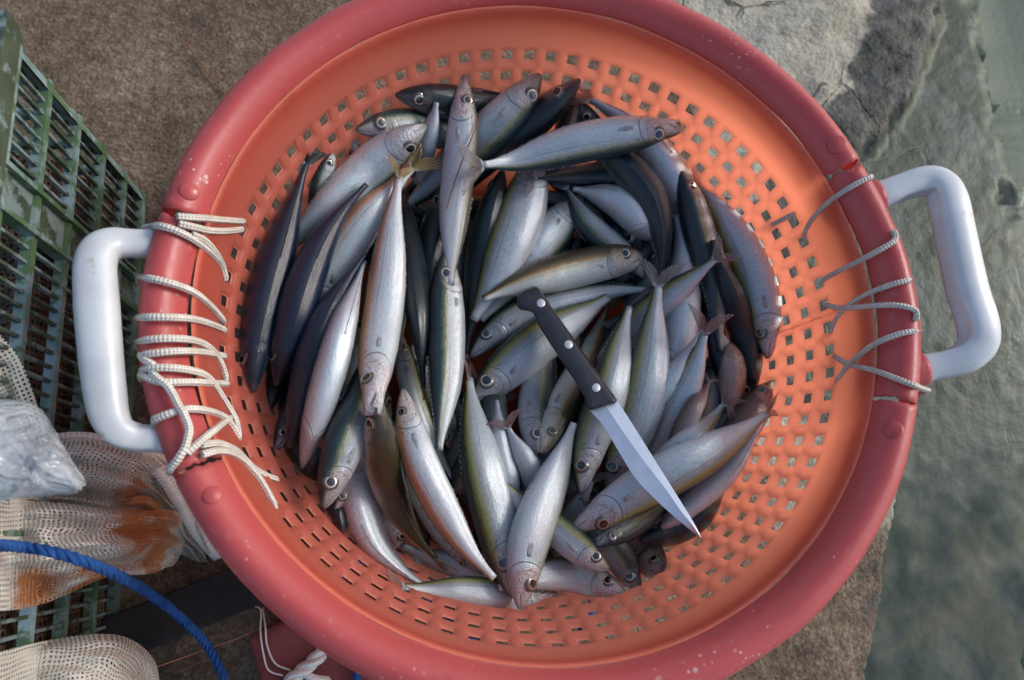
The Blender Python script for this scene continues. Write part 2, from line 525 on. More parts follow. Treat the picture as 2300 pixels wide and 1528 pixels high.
def mat_fin(name, c1, c2, alpha=.72):
    t = NT(name)
    sp = t.n('ShaderNodeSeparateXYZ'); t.l(t.coord('UV'), sp.inputs[0])
    ray_ = t.math('SINE', t.math('MULTIPLY', sp.outputs[1], 90))
    n = t.noise(t.coord('Object'), 80, 4, .6)
    col = t.mix(t.sstep(t.math('ADD', t.math('MULTIPLY', ray_, .22), n), .3, .75), c1, c2)
    root = t.sstep(sp.outputs[0], .24, .12)
    col = t.mix(t.math('MULTIPLY', root, .8), col, (.48, .49, .50))
    b = t.bsdf(Base_Color=col, Roughness=.4, Normal=t.bump(ray_, .5, .0006))
    tl = t.n('ShaderNodeBsdfTranslucent'); t.l(col, tl.inputs[0])
    m1 = t.n('ShaderNodeMixShader'); m1.inputs[0].default_value = .3
    t.l(b.outputs[0], m1.inputs[1]); t.l(tl.outputs[0], m1.inputs[2])
    tr = t.n('ShaderNodeBsdfTransparent')
    mx = t.n('ShaderNodeMixShader')
    al = t.math('SUBTRACT', alpha + .12, t.math('MULTIPLY', t.math('MULTIPLY', sp.outputs[0], t.sstep(ray_, .3, -.5)), .5), clamp=True)
    al = t.math('MAXIMUM', al, root)
    t.l(al, mx.inputs[0]); t.l(tr.outputs[0], mx.inputs[1]); t.l(m1.outputs[0], mx.inputs[2])
    return t.done(mx.outputs[0])


def mat_flat(name, col, rough=.3, metallic=0.0, coat=0.0, spec=.5):
    t = NT(name)
    n = t.noise(t.coord('Object'), 300, 3, .6)
    b = t.bsdf(Base_Color=t.mix(n, [x * .75 for x in col], [min(1, x * 1.2) for x in col]), Roughness=rough, Metallic=metallic)
    b.inputs['Coat Weight'].default_value = coat
    b.inputs['Coat Roughness'].default_value = .05
    b.inputs['Specular IOR Level'].default_value = spec
    return t.done(b.outputs[0])


MG = mat_ground()
MW = mat_water()
MRED = mat_plastic_red('translucent_red_plastic', .80, (.80, .19, .135), (.88, .24, .17))
MRIM = mat_plastic_red('red_rim_plastic', .30, tlc=(1.0, .26, .20))
MWHITE = mat_simple('white_handle_plastic', (.43, .44, .44), (.52, .53, .53), 18, .36, .08, 260, .001, stain=((.24, .19, .13), 24, .57, .55))
MCORD = mat_cord('cream_braided_cord', (.56, .50, .42), (.70, .65, .57), 190, 3)
MCORD2 = mat_cord('grey_brown_braided_cord', (.50, .45, .39), (.64, .58, .51), 190, 3, dirt=(.22, .16, .13))
MWROPE = mat_cord('white_cord', (.66, .65, .60), (.76, .75, .70), 300, 2, .5, (.4, .36, .3))
MBLUE = mat_cord('blue_rope_fibre', (.012, .055, .19), (.022, .095, .28), 420, 2, .6, (.010, .03, .11))
MSTEEL = mat_simple('brushed_steel', (.66, .69, .72), (.74, .77, .80), 60, .44, .06, 500, .0005, metallic=.75, stain=((.30, .25, .25), 45, .66, .35))
MBLACK = mat_simple('black_handle_plastic', (.010, .010, .011), (.020, .020, .021), 60, .34, .25, 260, .0006, coat=.3)
MRIVET = mat_simple('rivet_steel', (.55, .56, .57), (.66, .66, .66), 200, .42, .1, 600, .0004, metallic=.5)
MGREEN = mat_simple('weathered_green_plastic', (.030, .044, .024), (.056, .076, .046), 22, .55, .3, 220, .001, stain=((.20, .26, .26), 34, .47, .65))
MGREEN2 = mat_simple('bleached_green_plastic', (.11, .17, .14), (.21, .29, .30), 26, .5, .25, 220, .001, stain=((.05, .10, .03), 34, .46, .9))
MNETB = mat_net('brown_netting', (.15, .098, .066), .0065, .24, backing=0.0)
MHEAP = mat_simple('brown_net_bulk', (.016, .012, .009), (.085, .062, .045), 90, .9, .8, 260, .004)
MPLANK = mat_simple('black_wet_timber', (.009, .008, .008), (.022, .019, .017), 14, .85, .5, 120, .002, stain=((.2, .19, .17), 120, .74, .8))
MFOAM = mat_simple('red_brown_foam', (.16, .040, .035), (.22, .058, .048), 16, .8, .6, 90, .003, stain=((.03, .01, .01), 70, .66, .9))
MTWIG = mat_flat('dry_twig', (.16, .06, .03), .7)
MLINE = mat_flat('orange_nylon_line', (.42, .16, .07), .5)
MSTRING = mat_flat('white_string', (.62, .60, .56), .7)

FISHM = {
    'mack': mat_fish('fish_skin_green_back', [(0, (0.008, 0.017, 0.022)), (.22, (0.011, 0.030, 0.034)), (.31, (0.020, 0.050, 0.046)), (.36, (0.109, 0.130, 0.060)), (.40, (0.220, 0.230, 0.140)), (.47, (0.255, 0.288, 0.313)), (.62, (0.445, 0.487, 0.495)), (.8, (0.535, 0.577, 0.587)), (1, (0.626, 0.667, 0.673))]),
    'blue': mat_fish('fish_skin_blue_back', [(0, (0.005, 0.009, 0.020)), (.20, (0.005, 0.015, 0.040)), (.36, (0.008, 0.025, 0.055)), (.46, (0.012, 0.034, 0.042)), (.52, (0.060, 0.075, 0.045)), (.6, (0.391, 0.431, 0.440)), (1, (0.571, 0.614, 0.623))], .05, .3, headmix=.3),
    'dark': mat_fish('fish_skin_dark_back', [(0, (0.007, 0.012, 0.015)), (.30, (0.009, 0.022, 0.024)), (.48, (0.014, 0.034, 0.032)), (.55, (0.097, 0.103, 0.071)), (.62, (0.255, 0.271, 0.283)), (1, (0.534, 0.572, 0.582))], .05, .3, headmix=.3),
    'silv': mat_fish('fish_skin_silver', [(0, (0.012, 0.030, 0.032)), (.20, (0.020, 0.055, 0.050)), (.27, (0.101, 0.141, 0.090)), (.32, (0.299, 0.310, 0.200)), (.38, (0.394, 0.446, 0.450)), (.55, (0.545, 0.601, 0.613)), (.8, (0.632, 0.683, 0.690)), (1, (0.663, 0.709, 0.714))], .06, .42),
    'pale': mat_fish('fish_skin_pale_pink', [(0, (0.070, 0.075, 0.050)), (.17, (0.141, 0.135, 0.099)), (.25, (0.275, 0.243, 0.172)), (.33, (0.405, 0.421, 0.407)), (.45, (0.473, 0.504, 0.512)), (.62, (0.530, 0.565, 0.574)), (1, (0.641, 0.679, 0.685))], .06, .22, (.30, .21, .19), .6),
    'oran': mat_fish('fish_skin_orange_line', [(0, (0.121, 0.110, 0.049)), (.2, (0.300, 0.220, 0.099)), (.27, (0.462, 0.169, 0.069)), (.33, (0.502, 0.240, 0.148)), (.40, (0.442, 0.431, 0.421)), (.5, (0.568, 0.608, 0.609)), (1, (0.663, 0.709, 0.714))], .05, .25, (.30, .22, .20), .55),
    'oliv': mat_fish('fish_skin_olive', [(0, (0.034, 0.030, 0.013)), (.26, (0.062, 0.050, 0.022)), (.34, (0.120, 0.085, 0.030)), (.39, (0.340, 0.190, 0.045)), (.44, (0.470, 0.445, 0.303)), (.55, (0.618, 0.655, 0.582)), (1, (0.766, 0.799, 0.733))], .05, .25, (.24, .20, .15), .5),
    'brow': mat_fish('fish_skin_brown', [(0, (0.028, 0.021, 0.016)), (.3, (0.060, 0.045, 0.030)), (.42, (0.140, 0.085, 0.060)), (.6, (0.260, 0.185, 0.155)), (1, (0.494, 0.406, 0.354))], .07, .15, (.20, .12, .085), .6),
    'yell': mat_fish('fish_skin_yellow_line', [(0, (0.016, 0.034, 0.028)), (.18, (0.030, 0.055, 0.034)), (.25, (0.160, 0.171, 0.050)), (.33, (0.301, 0.290, 0.109)), (.38, (0.272, 0.292, 0.279)), (.5, (0.454, 0.496, 0.504)), (.7, (0.534, 0.572, 0.582)), (1, (0.628, 0.672, 0.679))], .06, .28, (.28, .22, .20), .5),
}
FINM = {
    'grey': mat_fin('fin_grey', (.16, .14, .14), (.36, .33, .33), .5),
    'yell': mat_fin('fin_yellow', (.26, .17, .06), (.46, .34, .15), .8),
    'red': mat_fin('fin_red_brown', (.17, .09, .075), (.34, .22, .19), .55),
    'clear': mat_fin('fin_clear', (.36, .34, .34), (.50, .48, .48), .34),
    'dark': mat_fin('fin_dark', (.016, .022, .026), (.05, .06, .06), .9),
}
MPUP = mat_flat('eye_pupil', (.006, .007, .011), .06, coat=1.0)
MIRIS = [mat_flat('eye_iris_silver', (.46, .42, .31), .25, .4, coat=.8), mat_flat('eye_iris_gold', (.30, .20, .10), .28, .3, coat=.8)]
MLID = mat_flat('eye_socket_skin', (.085, .075, .07), .25, .2, coat=.8)
MMOUTH = mat_flat('mouth_inside', (.10, .045, .045), .4)

# ---------------------------------------------------------------- ground
EDGE = [(2150, -900), (2150, -100), (2125, 60), (2080, 190), (1985, 320), (1890, 450), (1835, 560), (1815, 660), (1800, 760), (1860, 860), (1985, 960), (2042, 1050), (2010, 1200), (1975, 1400), (1955, 1540), (1900, 1900)]
DEEP = [(2200, -900), (2195, -100), (2205, 100), (2255, 300), (2300, 480), (2370, 700), (2380, 1000), (2360, 1200), (2330, 1400), (2310, 1530), (2280, 1900)]


def edge_fn(E, z):
    W = [at(x, y, z) for x, y in E]
    ys = np.array([p.y for p in W])[::-1]
    xs = np.array([p.x for p in W])[::-1]
    return lambda y: float(np.interp(y, ys, xs))


eL, eD = edge_fn(EDGE, 0.0), edge_fn(DEEP, -0.03)


def sm(x, a, b):
    t = min(1.0, max(0.0, (x - a) / (b - a)))
    return t * t * (3 - 2 * t)


def axis(lo, hi, step, far):
    a = list(np.arange(lo, hi + 1e-6, step))
    s, x = step, lo
    L = []
    while x > -far:
        s *= 1.5; x -= s; L.append(x)
    Rr = []
    s, x = step, hi
    while x < far:
        s *= 1.5; x += s; Rr.append(x)
    return L[::-1] + a + Rr


def build_ground():
    xs, ys = axis(-0.95, 0.75, .006, 25), axis(-0.66, 0.62, .006, 25)
    V, A = [], {k: [] for k in ('pale', 'wet', 'deep', 'bed', 'moss', 'dark')}
    pl = at(1500, 60, 0)
    for y in ys:
        el, ed = eL(y), eD(y)
        for x in xs:
            nz = noise.fractal(Vector((x * 9, y * 9, 0)), 1.0, 2.0, 5) if abs(x) < 2 and abs(y) < 2 else 0
            nf = noise.fractal(Vector((x * 60, y * 60, 3)), 1.0, 2.0, 3) if abs(x) < 2 and abs(y) < 2 else 0
            rag = .012 * nz + (.020 * noise.fractal(Vector((x * 22, y * 22, 7)), 1.0, 2.0, 5) * sm(y, -.12, .05) if abs(x) < 2 and abs(y) < 2 else 0)
            d = x - el + rag
            top = sm(y, -0.25, 0.1)                         # 1 at the rocky upper end, 0 at the clean-edged lower end
            soft = .004 + .022 * top
            land = 1 - sm(d, -soft, soft * .6)
            rough = .0016 + .011 * sm(x, 0.12, .34) * sm(y, -.05, .15)
            z = -.034 * (1 - land) + rough * nz * (.12 + land) + .0010 * nf - .004 * sm(d, -.25, 0)
            dd = x - ed + rag * 2
            z -= .30 * sm(dd, 0, .16)
            V.append((x, y, z))
            pale = sm(x - pl.x, -.06, .10) * sm(y, -.42, .02) 
            A['pale'].append(min(1, pale))
            A['wet'].append(sm(d, -.165, -.08) * top + (1 - top) * sm(d, -.10, .01) * .45)
            A['bed'].append(sm(d, -.012 - .02 * top, .02) * (1 - .12 * top))
            A['moss'].append(.22 + .78 * sm(y, -.16, .0))
            A['deep'].append(sm(dd, -.02, .03))
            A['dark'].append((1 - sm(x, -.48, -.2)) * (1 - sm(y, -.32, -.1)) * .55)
    nx = len(xs)
    Fc = [(j * nx + i, j * nx + i + 1, (j + 1) * nx + i + 1, (j + 1) * nx + i) for j in range(len(ys) - 1) for i in range(nx - 1)]
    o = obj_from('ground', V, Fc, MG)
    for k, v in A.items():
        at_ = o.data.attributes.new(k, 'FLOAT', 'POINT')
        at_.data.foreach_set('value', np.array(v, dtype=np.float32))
    tag(o, kind='structure')
    V, Fc = [], []
    ys2 = axis(-.6, .6, .05, 25)
    for y in ys2:
        x0 = eL(max(-.6, min(.6, y))) - .22
        for k in range(8):
            V.append((x0 + (25 - x0) * (k / 7) ** 2, y, -.0125))
    Fc = [(j * 8 + i, j * 8 + i + 1, (j + 1) * 8 + i + 1, (j + 1) * 8 + i) for j in range(len(ys2) - 1) for i in range(7)]
    tag(obj_from('water', V, Fc, MW), kind='structure')


build_ground()

# ---------------------------------------------------------------- basket
NC = 78
ROWZ = [0.1806 - .0253 * i for i in range(6)]
WALL = [(.2982, .2440), (.2972, .232), (.2962, .212), (.2955, .1945)]          # plain band under the rim, then hole rows


def wall_r(z):
    pts = [(.245, .2982), (.1945, .2955), (.1806, .2935), (.155, .2865), (.130, .2795), (.1047, .272), (.0794, .2645), (.054, .256), (.040, .25), (.0, .235)]
    zs = [p[0] for p in pts][::-1]; rs = [p[1] for p in pts][::-1]
    return float(np.interp(z, zs, rs))


RIMP = [(.2982, .2440), (.3000, .2500), (.3040, .2575), (.3095, .2632), (.3160, .2660), (.3225, .2650), (.3280, .2610), (.3313, .2545), (.3325, .246), (.3328, .239), (.3330, .233)]
A0 = math.pi / 2 + .02


def cyl(r, a, z):
    return Vector((r * math.cos(a), r * math.sin(a), z))


def build_basket():
    root = empty('basket', (0, 0, 0))
    tag(root, 'round red plastic basket with square holes, broken rim and two white handles', 'basket')
    # ---- pierced wall
    V, Fc, hole = [], [], []
    cache = {}

    def vert(r, a, z, h):
        key = (round(r, 5), round(a, 5), round(z, 5))
        if key not in cache:
            cache[key] = len(V); V.append(cyl(r, a, z)); hole.append(h)
        return cache[key]
    da = 2 * math.pi / NC
    dz = .0253

    def fr(z):                                                       # ridge between the rows
        r = wall_r(z)
        for zz in [ROWZ[0] - dz * (i + .5) for i in range(6)]:
            r -= .0022 * math.exp(-((z - zz) / .0016) ** 2)
        return r
    # plain band: sub rows
    zband = [.244, .236, .226, .216, .206, .1995, ROWZ[0] + dz / 2]
    fa = [0, .25, .5, .75, 1] if False else [0, .24, .76]
    for j in range(len(zband) - 1):
        for c in range(NC):
            aa = [c * da + f * da for f in (0, .24, .76, 1)]
            for k in range(3):
                a, b = aa[k] % (2 * math.pi), aa[k + 1] % (2 * math.pi)
                Fc.append((vert(wall_r(zband[j]), a, zband[j], 0), vert(wall_r(zband[j]), b, zband[j], 0), vert(wall_r(zband[j + 1]), b, zband[j + 1], 0), vert(wall_r(zband[j + 1]), a, zband[j + 1], 0)))
    for ri, zc in enumerate(ROWZ):
        zt, zb = zc + dz / 2, zc - dz / 2
        hh = .0068 if ri == 0 else .0062
        hw = .245
        for c in range(NC):
            ca = c * da + da / 2
            # 16 border points and 16 hole points, anticlockwise
            B, H = [], []
            zl = [zb, zb + .0022, zc - hh * .45, zc + hh * .45, zt - .0022, zt]

            def hp(u, v):
                a = (ca + u * da) % (2 * math.pi); z = zc + v
                return vert(wall_r(z), a, z, 1.0)

            def bp(u, z):
                a = (ca + u * da) % (2 * math.pi)
                return vert(fr(z), a, z, 0.0)
            B = [bp(-.5, zb), bp(-.26, zb), bp(.26, zb), bp(.5, zb), bp(.5, zl[1]), bp(.5, zl[2]), bp(.5, zl[3]), bp(.5, zl[4]), bp(.5, zt), bp(.26, zt), bp(-.26, zt), bp(-.5, zt), bp(-.5, zl[4]), bp(-.5, zl[3]), bp(-.5, zl[2]), bp(-.5, zl[1])]
            k = .72
            H = [hp(-hw * .93, -hh * .93), hp(-hw * k, -hh), hp(hw * k, -hh), hp(hw * .93, -hh * .93), hp(hw * .985, -hh * .8), hp(hw, -hh * .4), hp(hw, hh * .4), hp(hw * .985, hh * .8), hp(hw * .93, hh * .93), hp(hw * k, hh), hp(-hw * k, hh), hp(-hw * .93, hh * .93), hp(-hw * .985, hh * .8), hp(-hw, hh * .4), hp(-hw, -hh * .4), hp(-hw * .985, -hh * .8)]
            for i in range(16):
                j = (i + 1) % 16
                Fc.append((B[i], H[i], H[j], B[j]))
            # fix inner mid ridge point continuity: nothing further
    # foot and floor
    zend = ROWZ[-1] - dz / 2
    prof = [(fr(zend), zend), (.243, .030), (.236, .018), (.222, .011), (.12, .010), (.0005, .010)]
    for j in range(len(prof) - 1):
        for c in range(NC):
            for f0, f1 in ((0, .24), (.24, .76), (.76, 1)):
                a, b = ((c + f0) * da) % (2 * math.pi), ((c + f1) * da) % (2 * math.pi)
                Fc.append((vert(prof[j][0], a, prof[j][1], 0), vert(prof[j][0], b, prof[j][1], 0), vert(prof[j + 1][0], b, prof[j + 1][1], 0), vert(prof[j + 1][0], a, prof[j + 1][1], 0)))
    o = obj_from('wall', V, Fc, MRED, root)
    at_ = o.data.attributes.new('hole', 'FLOAT', 'POINT')
    at_.data.foreach_set('value', np.array(hole, dtype=np.float32))
    md = o.modifiers.new('thickness', 'SOLIDIFY')
    md.thickness = .0028; md.offset = 1.0; md.use_even_offset = False
    # ---- rim with its broken pieces
    def ang(px, py):
        p = at(px, py, .255)
        return math.atan2(p.y, p.x) % (2 * math.pi)
    cuts = {'r_up': ang(1928, 362), 'r_lo': ang(2062, 925), 'l_up': ang(352, 468), 'l_lo': ang(418, 1070)}

    def rimstrip(name, a0, a1, parent, mat, shift=None, jag=.010, inner=0, zoff=0.0, roff=0.0):
        if a1 < a0: a1 += 2 * math.pi
        n = max(10, int((a1 - a0) / .016))
        V, Fc = [], []
        rnd = random.Random(int(a0 * 1000))
        P = crom(RIMP[inner:], 26)
        ja = [rnd.uniform(-1, 1) * jag for _ in P]; jb = [rnd.uniform(-1, 1) * jag for _ in P]
        for k in range(1, len(P) - 1):
            ja[k] = .5 * ja[k] + .5 * ja[k - 1]; jb[k] = .5 * jb[k] + .5 * jb[k - 1]
        for i in range(n + 1):
            f = i / n
            for k, (r, z) in enumerate(P):
                a = a0 + (a1 - a0) * f + ja[k] * max(0, 1 - f * 6) + jb[k] * max(0, 1 - (1 - f) * 6)
                dr, dzz = roff * math.sin(math.pi * min(1, f * 1.0)) , zoff
                wv = .0008 * noise.noise(Vector((math.cos(a) * 6, math.sin(a) * 6, 1)))
                V.append(cyl(r + wv + dr, a, z + wv + dzz))
        m = len(P)
        for i in range(n):
            for k in range(m - 1):
                Fc.append((i * m + k, i * m + k + 1, (i + 1) * m + k + 1, (i + 1) * m + k))
        o = obj_from(name, V, Fc, mat, parent)
        md = o.modifiers.new('thickness', 'SOLIDIFY'); md.thickness = .003; md.offset = -1.0
        return o
    rimstrip('rim', cuts['r_up'], cuts['l_up'], root, MRIM)
    rimstrip('rim', cuts['l_lo'], cuts['r_lo'], root, MRIM)
    a = rimstrip('broken_rim_piece', cuts['l_up'] + .022, cuts['l_lo'] - .012, root, MRIM, inner=0, zoff=-.0015, roff=.0035, jag=.014)
    a['label'] = 'cracked rim piece lashed on with cream cord'
    b = rimstrip('broken_rim_piece', cuts['r_lo'] + .012, cuts['r_up'] - .016, root, MRIM, inner=0, zoff=-.0015, roff=.0035, jag=.014)
    b['label'] = 'cracked rim piece lashed on with grey brown cord'
    # ---- round bosses on the rim
    for px, py in ((425, 430), (1880, 325), (2005, 965), (478, 1112)):
        p, nrm = on_basket(px, py)
        V, Fc = [], []
        X = nrm.orthogonal().normalized(); Y = nrm.cross(X)
        rr = px2m(21, p)
        prof = [(1.04, -.003), (1.0, .0006), (.9, .0014), (.0, .0017)]
        for r, h in prof:
            for k in range(28):
                a = 2 * math.pi * k / 28
                V.append(p + (X * math.cos(a) + Y * math.sin(a)) * r * rr + nrm * h)
        for j in range(3):
            for k in range(28):
                Fc.append((j * 28 + k, j * 28 + (k + 1) % 28, (j + 1) * 28 + (k + 1) % 28, (j + 1) * 28 + k))
        obj_from('boss', V, Fc, MRIM, root)
    # ---- handles and their sockets
    def handle(path, zs, lab):
        P = [tuple(at(x, y, z)) + (px2m(r, at(x, y, z)),) for (x, y, r), z in zip(path, zs)]
        Q = crom(P, 90)
        pts = [Vector(q[:3]) for q in Q]; rad = [q[3] for q in Q]
        V, Fc, n, seg = [], [], len(Q), 28
        cen = sum(pts, Vector()) / n
        for i in range(n):
            T = (pts[min(n - 1, i + 1)] - pts[max(0, i - 1)]).normalized()
            N = (Vector((0, 0, 1)) - T * T.z).normalized(); B = T.cross(N)
            f = i / (n - 1)
            dist_end = min(i, n - 1 - i) / 8.0
            gv = .34 * min(1, max(0, dist_end)) * (1 if dist_end < 2.6 else max(0.10, 1 - (dist_end - 2.6) * .5))
            for k in range(seg):
                a = 2 * math.pi * k / seg
                g = 1 - gv * math.exp(-((((a - 1.45 + math.pi) % (2 * math.pi)) - math.pi) / .34) ** 2)
                sq = lambda v: math.copysign(abs(v) ** .82, v)
                V.append(pts[i] + (N * sq(math.cos(a)) * .86 + B * sq(math.sin(a))) * rad[i] * .95 * g)
        for i in range(n - 1):
            for k in range(seg):
                Fc.append((i * seg + k, i * seg + (k + 1) % seg, (i + 1) * seg + (k + 1) % seg, (i + 1) * seg + k))
        Fc.append(tuple(range(seg - 1, -1, -1))); Fc.append(tuple((n - 1) * seg + k for k in range(seg)))
        return obj_from('handle', V, Fc, MWHITE, root), pts, rad

    LP = [(350, 549, 37), (330, 548, 35), (290, 546, 35), (255, 547, 39), (226, 562, 43), (213, 600, 46), (217, 680, 48), (226, 790, 47), (235, 880, 46), (245, 935, 43), (268, 970, 38), (310, 985, 35), (350, 986, 34), (385, 986, 37)]
    RP = [(1968, 444, 36), (1990, 436, 34), (2030, 420, 33), (2075, 408, 36), (2108, 415, 39), (2128, 447, 42), (2146, 530, 43), (2172, 650, 44), (2194, 720, 44), (2197, 768, 42), (2168, 802, 38), (2120, 817, 35), (2090, 823, 34), (2066, 829, 37)]
    zl = [.245, .248, .252, .256, .26, .262, .263, .263, .262, .26, .256, .25, .247, .244]
    hl = handle(LP, zl, 'l'); hl[0]['label'] = 'white handle at the lashed cream cord side'
    hr = handle(RP, zl, 'r'); hr[0]['label'] = 'white handle over the water'
    for (p0, p1, rr) in (((432, 566, .238), (346, 549, .245), 41), ((445, 984, .238), (382, 986, .244), 39), ((1905, 462, .238), (1972, 443, .245), 41), ((1995, 842, .238), (2070, 828, .244), 41)):
        a, b = at(*p0), at(*p1)
        V, Fc, UV = [], [], []
        r0 = px2m(rr, a)
        d = (b - a)
        tube_geo(V, Fc, UV, [a, a + d * .5, a + d * .9, b, b + d * .004], [r0 * 1.06, r0 * 1.0, r0 * .98, r0 * .96, r0 * .8], 28)
        obj_from('handle_socket', V, Fc, MRIM, root)
    return root


# collision surface without holes, for ropes and bosses
def basket_bvh():
    prof = [(.2365, .018), (.25, .04)] + [(wall_r(z), z) for z in (.054, .08, .105, .13, .155, .18, .195, .22)] + RIMP
    V, Fc, n = [], [], 240
    for r, z in prof:
        for k in range(n):
            V.append(cyl(r, 2 * math.pi * k / n, z))
    for j in range(len(prof) - 1):
        for k in range(n):
            Fc.append((j * n + k, j * n + (k + 1) % n, (j + 1) * n + (k + 1) % n, (j + 1) * n + k))
    return BVHTree.FromPolygons(V, Fc)


BVH = basket_bvh()


def on_basket(px, py, lift=0.0):
    d = ray(px, py)
    p, nrm, i, dist = BVH.ray_cast(CAM, d)
    if p is None:
        return at(px, py, .235), Vector((0, 0, 1))
    if nrm.dot(d) > 0: nrm = -nrm
    return p + nrm * lift, nrm


basket = build_basket()


# ---------------------------------------------------------------- lacing cords
def cord(name, strands, rpx, mat, label, tails):
    V, Fc, UV = [], [], []
    for si, S in enumerate(strands):
        Q = crom(S, max(14, int(len(S) * 7)))
        rad = rpx / F * .545
        pts = []
        for q in Q:
            p, nrm = on_basket(q[0], q[1], rad * .9)
            pts.append(p)
        # smooth out the creases so that the cord bridges them
        for _ in range(5):
            pts = [pts[0]] + [(pts[i - 1] + pts[i] * 2 + pts[i + 1]) / 4 for i in range(1, len(pts) - 1)] + [pts[-1]]
        lift = .0022 * (si % 3)
        for i in range(len(pts)):
            f = i / (len(pts) - 1)
            pts[i] = pts[i] + (CAM - pts[i]).normalized() * lift * math.sin(math.pi * f)
        # both ends bend out of sight: over the rim, or through a hole
        for e, q in ((0, S[0]), (-1, S[-1])):
            p = pts[e]
            rxy = Vector((p.x, p.y, 0))
            out = rxy.normalized()
            if rxy.length > .318:
                ex = [p + out * .004 + Vector((0, 0, -.010)), p + out * .002 + Vector((0, 0, -.04))]
            elif (q[0], q[1]) in tails:
                ex = []
            else:
                ex = [p + out * .006 + Vector((0, 0, -.002)), p + out * .018 + Vector((0, 0, -.004))]
            pts = (ex[::-1] + pts) if e == 0 else (pts + ex)
        tube_geo(V, Fc, UV, pts, rad, 12)
    o = obj_from(name, V, Fc, mat, uvs=UV)
    tag(o, label, 'cord', 'cords lacing the broken rim')
    return o


LST = [
    [(396, 489), (430, 490), (470, 491), (540, 496)],
    [(400, 505), (430, 511), (460, 517), (500, 518), (537, 514)],
    [(424, 527), (453, 540), (479, 570), (497, 605)],
    [(326, 512), (362, 510), (411, 528), (453, 556), (488, 591), (501, 627)],
    [(313, 623), (362, 633), (421, 653), (460, 682), (496, 721)],
    [(309, 715), (368, 715), (427, 718), (470, 730), (498, 742)],
    [(316, 777), (324, 800), (350, 824)],
    [(334, 797), (394, 792), (443, 792), (497, 801)],
    [(309, 769), (362, 763), (427, 766), (466, 784), (489, 816), (501, 852)],
    [(327, 841), (362, 860), (427, 861), (503, 864)],
    [(319, 831), (362, 828), (421, 834), (460, 849), (486, 885), (509, 921), (524, 950), (530, 985)],
    [(347, 841), (378, 872), (401, 915), (416, 950), (422, 972), (419, 996), (408, 1026), (390, 1050)],
    [(356, 941), (392, 927), (425, 921), (464, 927), (497, 940), (515, 960), (531, 986)],
    [(510, 941), (474, 970), (442, 999), (419, 1022)],
    [(448, 1026), (491, 1016), (536, 1035), (576, 1078), (600, 1120), (612, 1142)],
    [(446, 1004), (484, 1000), (523, 1016), (562, 1055), (600, 1076), (616, 1080)],
]
RST = [
    [(1952, 400), (1922, 415), (1877, 444), (1844, 474), (1821, 503), (1811, 526)],
    [(1787, 479), (1765, 490), (1739, 503)],
    [(2004, 524), (2009, 540), (1988, 556), (1942, 582), (1896, 605), (1860, 624), (1849, 636)],
    [(2037, 631), (1994, 644), (1955, 660), (1916, 683), (1886, 713), (1872, 745)],
    [(2053, 716), (2054, 700), (2020, 688), (1962, 688), (1896, 693), (1854, 683)],
    [(2065, 744), (2027, 750), (1975, 770), (1942, 794), (1916, 817), (1886, 855)],
    [(1880, 802), (1912, 820), (1962, 832), (2027, 858), (2060, 871), (2084, 876)],
]
cord('lacing_cord', LST, 8.4, MCORD, 'cream braided cord lacing the cracked rim by the green crate', {(419, 1022), (390, 1050), (396, 489), (400, 505), (424, 527), (446, 1004), (448, 1026), (510, 941), (350, 824), (347, 841), (316, 777), (334, 797)})
cord('lacing_cord', RST, 7.2, MCORD2, 'grey brown braided cord lacing the cracked rim beside the water', set())

# ---------------------------------------------------------------- fish
HS = [0, .012, .03, .06, .10, .15, .20, .30, .42, .55, .68, .80, .88, .94, 1.0]
HH = [.10, .19, .29, .43, .58, .73, .84, .97, 1.0, .96, .82, .57, .37, .245, .205]
HWd = [.07, .14, .22, .33, .45, .575, .66, .78, .82, .78, .63, .39, .23, .155, .14]
HHb = [.22, .36, .50, .66, .79, .89, .95, 1.0, 1.0, .95, .80, .54, .34, .22, .19]     # blunt-headed kind
WR = .82


def prof(s, blunt=False):
    return float(np.interp(s, HS, HHb if blunt else HH)), float(np.interp(s, HS, HWd)) * (1.1 if blunt and s < .2 else 1)


GRID = .003
GN = 232
HF = np.zeros((GN, GN))


def gidx(x, y):
    return int(round((y + .348) / GRID)), int(round((x + .348) / GRID))


def init_hf():
    for j in range(GN):
        for i in range(GN):
            x, y = i * GRID - .348, j * GRID - .348
            r = math.hypot(x, y)
            base = .035
            if r > .235:
                zs = [0, .04, .054, .0794, .1047, .130, .155, .1806, .1945, .245, .26]
                rs = [.235, .25, .256, .2645, .272, .2795, .2865, .2935, .2955, .2982, .33]
                base = max(base, float(np.interp(r, rs, zs)) if r < .33 else .26)
            HF[j, i] = base


init_hf()


def hget(x, y):
    j, i = gidx(x, y)
    if 0 <= j < GN and 0 <= i < GN: return HF[j, i]
    return .02


